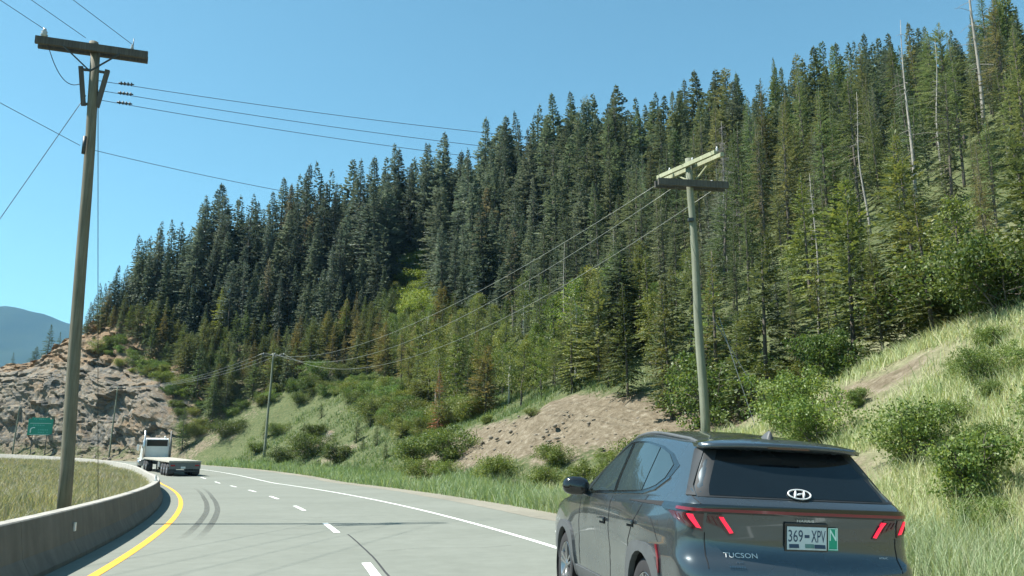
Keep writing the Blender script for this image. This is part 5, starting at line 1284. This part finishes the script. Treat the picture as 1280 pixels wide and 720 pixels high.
# ------------------------------------------------------------------ young conifers and broadleaf trees between road and forest
yg = scatter(9000, 12, 156, young_bound, lambda s: lower_bound(s) + 6, lambda s, d: np.interp(s, [30, 80, 110], [1.8, 1.6, 1.45]), 202, taken, lambda px, py, s, d: not (490 < px - (py - 330) * .12 < 532 and py < 420))
print("young", len(yg)); yg.sort(key=lambda q: q[7]); items = []; items2 = []; ny = nbr = 0
for s, d, x, y, z, px, py, fw in yg:
    isb = (px > 740 and rnd.random() < .26) or (480 < px < 760 and rnd.random() < .36)
    if isb:
        h = rnd.uniform(3.5, 7.5); g = rnd.uniform(.8, 1.45); tint = (g * rnd.uniform(.95, 1.3), g, g * .9)
        o = plant("broad%d" % rnd.integers(3), "broadleaf_tree", ("trunk", "crown"), (x, y, z - .05), h, 10.0, rnd.uniform(0, 6.28), tint, (M_PALEBARK if rnd.random() < .2 else M_BARK, M_LEAF), "x", "tree", "light green broadleaf trees at the forest foot", (rnd.normal() * .03, rnd.normal() * .03), rnd.uniform(.9, 1.3))
        items2.append((px, "low on the slope" if d < lower_bound(s) - 2 else "at the forest foot", o)); continue
    if ny >= 285: continue
    ny += 1
    g_hi = 1.4 if px < 820 else 1.55
    h = rnd.uniform(3.0, 7.5) * np.interp(px, [100, 300, 700, 850, 1280], [1.0, 1.05, 1.0, 1.05, 1.15]); g = rnd.uniform(.7, g_hi)
    q = rnd.random(); tint = (g * (1.5 if px < 700 else 1.15), g * .98, g * .95) if q < .16 else ((g * 1.0, g * .95, g * 1.2) if q < .3 else (g * rnd.uniform(.9, 1.25), g, g * rnd.uniform(.8, 1.1)))
    o = plant("young%d" % rnd.integers(4), "young_conifer", ("trunk", "crown"), (x, y, z - .05), h, 9.0, rnd.uniform(0, 6.28), tint, (M_BARK, M_NEEDLE_Y), "x", "conifer", "young conifers below the tall forest", (rnd.normal() * .03, rnd.normal() * .03), rnd.uniform(.85, 1.25))
    items.append((px, "low on the slope" if d < lower_bound(s) - 3 else "at the forest foot", o))
label_all(items, "young conifer"); label_all(items2, "pale broadleaf tree")
# ------------------------------------------------------------------ bushes
items = []
bs = scatter(2600, 12, 150, lambda s: young_bound(s) - np.interp(s, [12, 26, 30, 56, 64, 90, 120], [.0, .0, -1.6, -1.0, 3.0, 3.5, 3.0]), lambda s: young_bound(s) + 5, lambda s, d: 1.35, 303, taken); print("bushes", len(bs))
bs.sort(key=lambda q: q[7])
for s, d, x, y, z, px, py, fw in bs[:190]:
    h = rnd.uniform(.9, 2.4); g = rnd.uniform(.7, 1.25); tint = (g * rnd.uniform(.8, 1.25), g, g * rnd.uniform(.75, 1.05))
    o = plant("bush%d" % rnd.integers(4), "bush", ("stems", "foliage"), (x, y, z - .05), h, 2.2, rnd.uniform(0, 6.28), tint, (M_BARK, M_LEAF), "x", "bush", "leafy bushes below the forest", (rnd.normal() * .05, rnd.normal() * .05), rnd.uniform(.9, 1.35))
    items.append((px, "below the trees", o))
label_all(items, "green bush")
items = []
SLOPE = [(108.5, 6.7), (107, 7.7), (94, 2.7), (95, 5), (96.5, 7), (102, 10.5), (79.5, 3.2), (78, 5), (76, 5.7), (111, 13.2), (111, 15.5), (99.5, 13), (86.5, 9), (73, 7), (97, 16), (58.5, 3.7), (50.5, 3.7), (90, 4), (84, 6.5), (105, 4), (68, 4.2), (63, 4.6), (71, 9), (81, 11), (116, 6), (93, 11.5), (88, 13), (103, 15)]
for s, d in SLOPE:
    x, y, z = ground_at(s, d); px, py, fw = proj(x, y, z); h = rnd.uniform(1.0, 2.6); g = rnd.uniform(.55, .95)
    con = rnd.random() < .35
    o = plant(("young1" if con else "bush%d" % rnd.integers(4)), "bush", ("stems", "foliage"), (x, y, z - .05), h * (1.2 if con else 1), 9.0 if con else 2.2, rnd.uniform(0, 6.28), (g, g, g * .9), (M_BARK, M_NEEDLE_Y if con else M_LEAF), "x", "bush", "dark bushes dotted over the grassy slope", (0, 0), 1.3)
    items.append((px, "on the open grass", o))
label_all(items, "small dark bush")
items = []
DIRTB = [(36, 4.4), (33, 5.6), (46, 2.2), (30.5, 3.6), (33.5, 3.0), (29, 5.5), (50, 1.9), (57, 5.2), (54, 7.6), (39, 2.5), (44.5, 6.8)]
for s, d in DIRTB:
    x, y, z = ground_at(s, d); px, py, fw = proj(x, y, z); h = rnd.uniform(.6, 1.6); g = rnd.uniform(.95, 1.4)
    o = plant("bush%d" % rnd.integers(4), "bush", ("stems", "foliage"), (x, y, z - .05), h, 2.2, rnd.uniform(0, 6.28), (g * 1.1, g, g * .9), (M_BARK, M_LEAF), "x", "bush", "bright bushes around the dirt bank", (0, 0), 1.1)
    items.append((px, "at the dirt bank", o))
label_all(items, "bright green bush")
NEARB = [(16, 7.6, 1.0, "small dark bush alone on the pale grassy bank at the right"), (19.5, 5.6, 1.9, "dense rounded bush just right of the car's roof"), (15.2, 4.6, 1.7, "bright rounded bush right of the car's rear window"), (12.6, 3.5, 1.7, "leafy bush with pale flowers near the right edge"),
         (11.2, 4.6, 1.6, "bushy shrub cut by the right edge below the bank"), (13.2, 6.2, 1.1, "dark brownish bush at the right edge on the bank"), (22.5, 7.0, 2.4, "tall bush behind the dense bush by the car's roof"), (11.6, 2.6, .8, "low leafy plant in the grass right of the car")]
NEARB += [(18.0 + .9 * math.sin(k * 2.1) + k * .55 - 6, 3.2 + (k * 2.7) % 6.2, .45 + .11 * (k % 5), f"little green sapling on the pale bank, {ordinal(k + 1)} from its near end") for k in range(14)]
for s, d, h, lb in NEARB:
    x, y, z = ground_at(s, d); g = rnd.uniform(1.0, 1.4); taken.put(x, y, 1)
    plant("bush%d" % rnd.integers(4), "bush", ("stems", "foliage"), (x, y, z - .05), h * .85, 2.2, rnd.uniform(0, 6.28), (g, g, g * .9), (M_BARK, M_LEAF), lb, "bush", "bushes on the near bank", (0, 0), .95)
for s, o_, h, lb in ((17.5, 10.6, 2.1, "dark leafy bush behind the barrier at the left edge"), (20, 12.2, 1.5, "smaller bush behind the dark one at the left edge")):
    x, y = (float(v) for v in road_pt(s, o_)); z = float(infield_z(np.array([x]), np.array([y]), np.array([s]))[0])
    plant("bush2", "bush", ("stems", "foliage"), (x, y, z - .05), h, 2.2, s, (.62, .72, .7), (M_BARK, M_LEAF), lb, "bush", "bushes in the infield", (0, 0), 1.0)
GULLY = [(120, 44), (121, 46.5), (120.5, 41), (117.5, 40.7), (117.5, 37.7), (114.5, 37.5), (114, 34), (111, 33.7), (108.5, 29.5), (105.5, 25.8), (107.5, 31), (112.5, 36), (119, 38.5), (122.5, 48), (104, 28)]
# undergrowth behind the crest of the near bank, and the bright gully
items = []
for s, d, x, y, z, px, py, fw in scatter(900, 8, 33, lambda s: np.interp(s, [8, 22, 33], [10.3, 10.3, 9.3]), lambda s: np.interp(s, [8, 33], [15, 13.5]), lambda s, d: 1.25, 404, taken):
    h = rnd.uniform(1.6, 3.2); g = rnd.uniform(.55, 1.1)
    o = plant("bush%d" % rnd.integers(4), "bush", ("stems", "foliage"), (x, y, z - .1), h, 2.2, rnd.uniform(0, 6.28), (g * rnd.uniform(.8, 1.2), g, g * .9), (M_BARK, M_LEAF), "x", "bush", "undergrowth behind the near bank", (0, 0), rnd.uniform(.8, 1.1))
    items.append((px, "behind the bank's crest", o))
label_all(items, "dark undergrowth bush")
items = []
for k, (s, d) in enumerate(GULLY):
    x, y, z = ground_at(s, d); px, py, fw = proj(x, y, z); g = rnd.uniform(1.1, 1.5)
    o = plant("bush%d" % (k % 4), "bush", ("stems", "foliage"), (x, y, z - .1), rnd.uniform(2.6, 5.0), 2.2, rnd.uniform(0, 6.28), (g * 1.2, g * 1.1, g * .8), (M_BARK, M_LEAF), "x", "bush", "bright bushes climbing the gully", (0, 0), 1.25)
    items.append((py, "", o))
items.sort(key=lambda q: -q[0])
for k, (_, _, o) in enumerate(items): o["label"] = f"bright lime bush in the gully between the trees, {ordinal(k + 1)} from the bottom"
# trees on the crest beyond the rock cut
items = []
for s, d, h in ((166, 21, 5.5), (168.5, 22, 7.5), (171, 23, 5), (174, 22, 4.5), (163.5, 24, 6.5), (160.5, 24, 8.5), (178, 22, 5)):
    x, y, z = ground_at(s, d); px, py, fw = proj(x, y, z)
    o = plant("young%d" % (int(s) % 4), "young_conifer", ("trunk", "crown"), (x, y, z - .3), h, 9.0, s, (.6, .68, .72), (M_BARK, M_NEEDLE_Y), "x", "conifer", "conifers on the crest of the rock cut", (0, 0), 1.1)
    items.append((px, "on the crest", o))
label_all(items, "small dark conifer")
# ------------------------------------------------------------------ grass
def grass(name, x, y, z, h, w, tint, label):
    n = len(x); r = np.random.default_rng(n); a = r.uniform(0, 6.283, n); la = r.uniform(0, 6.283, n); ln = r.uniform(.1, .95, n) * h
    c = np.stack([x, y, z - .03], 1); side = np.stack([np.cos(a) * w, np.sin(a) * w, 0 * a], 1); lean = np.stack([np.cos(la) * ln, np.sin(la) * ln, 0 * a], 1)
    up = np.stack([0 * a, 0 * a, h], 1); V = np.stack([c - side, c + side, c + lean * .4 + up * .6 + side * .7, c + lean + up, c + lean * .4 + up * .6 - side * .7], 1).reshape(-1, 3)
    k = np.arange(n)[:, None] * 5; Fc = np.concatenate([k + np.array([[0, 1, 2]]), k + np.array([[0, 2, 4]]), k + np.array([[4, 2, 3]])], 0)
    me = np_mesh(name, V, Fc); set_attr(me, "tint", np.repeat(tint, 5)); o = link(name, me, M_GRASS); o.color = (1, 1, 1, 1)
    return tag(o, label, "grass", None, "stuff")
def hill_grass():
    r = np.random.default_rng(77); S = []; D = []
    for n, sa, sb, da, db in ((230000, 6, 30, .1, 13), (45000, 6, 60, .0, 2.6), (52000, 24, 60, .3, 12), (60000, 58, 126, .2, 20), (26000, 55, 130, 0, 2.5)):
        S.append(r.uniform(sa, sb, n)); D.append(r.uniform(da, db, n))
    s = np.concatenate(S); d = np.concatenate(D)
    x, y, z = hill_xyz(s, d); clump = fbm(x / 1.6, y / 1.6, x * 0 + 4.2, 3) + r.normal(size=len(s)) * .10
    dirt = np.zeros(len(s))
    for s0, d0, rs, rd, w in DIRT: dirt = np.maximum(dirt, w * gauss(s, d, s0, d0, rs, rd))
    for s0, d0, rs, rd in KN: dirt = np.maximum(dirt, 1.3 * gauss(s, d, s0, d0, rs, rd))
    dirt = np.maximum(dirt, np.clip((s - 106) / 12, 0, 1))
    k = (clump > -.13 + dirt * .75) & (r.uniform(size=len(s)) > dirt * .8)
    s, d, x, y, z, clump = s[k], d[k], x[k], y[k], z[k], clump[k]; n = len(s); dist = np.hypot(x, y)
    h = (.10 + .34 * r.random(n) ** 2) * (1 + 1.6 * np.clip(clump, -.2, .4)) * np.where(d < 2.6, 1.5, 1.0); w = np.clip(dist * .0004, .0035, .04)
    dry = np.interp(s, [6, 22, 34, 60, 130], [.52, .50, .30, .22, .18]) + np.where(d < 2.4, -.08, 0)
    tint = np.clip(dry + r.normal(size=n) * .20 + fbm(x / 5, y / 5, x * 0, 3) * .5 + .12, 0, 1)
    near = (s < 33) & (d > 2.2); vg = (d <= 2.2); far = ~near & ~vg
    for m_, c_, lb in ((near, (1.12, 1.06, .95), "bleached pale grass on the near bank"), (vg, (.80, .84, .78), "tall green grass along the verge"), (far, (.50, .56, .44), "short green grass on the far slope")):
        grass("grass", x[m_], y[m_], z[m_], h[m_], w[m_], tint[m_], lb).color = (*c_, 1)
def infield_grass():
    r = np.random.default_rng(78); n = 150000; s = r.uniform(3, 125, n); o = 5.15 + 30 * r.random(n) ** 1.4
    x, y = road_pt(s, o); s2, o2 = to_sd(x, y); k = (o2 > 5.15) & (o2 <= o + .3); x, y, s2 = x[k], y[k], s2[k]; n = len(x)
    z = infield_z(x, y, s2); c = fbm(x / 2, y / 2, x * 0 + 8, 3); dist = np.hypot(x, y); k = c + r.normal(size=n) * .1 > -.16; x, y, z, c, dist = x[k], y[k], z[k], c[k], dist[k]; n = len(x)
    grass("grass", x, y, z, (.28 + .42 * r.random(n)) * (1 + c), np.clip(dist * .0005, .006, .04), np.clip(.58 + r.normal(size=n) * .2 + c * .5, 0, 1), "dry olive grass inside the bend behind the barrier").color = (.72, .62, .68, 1)
hill_grass(); infield_grass()
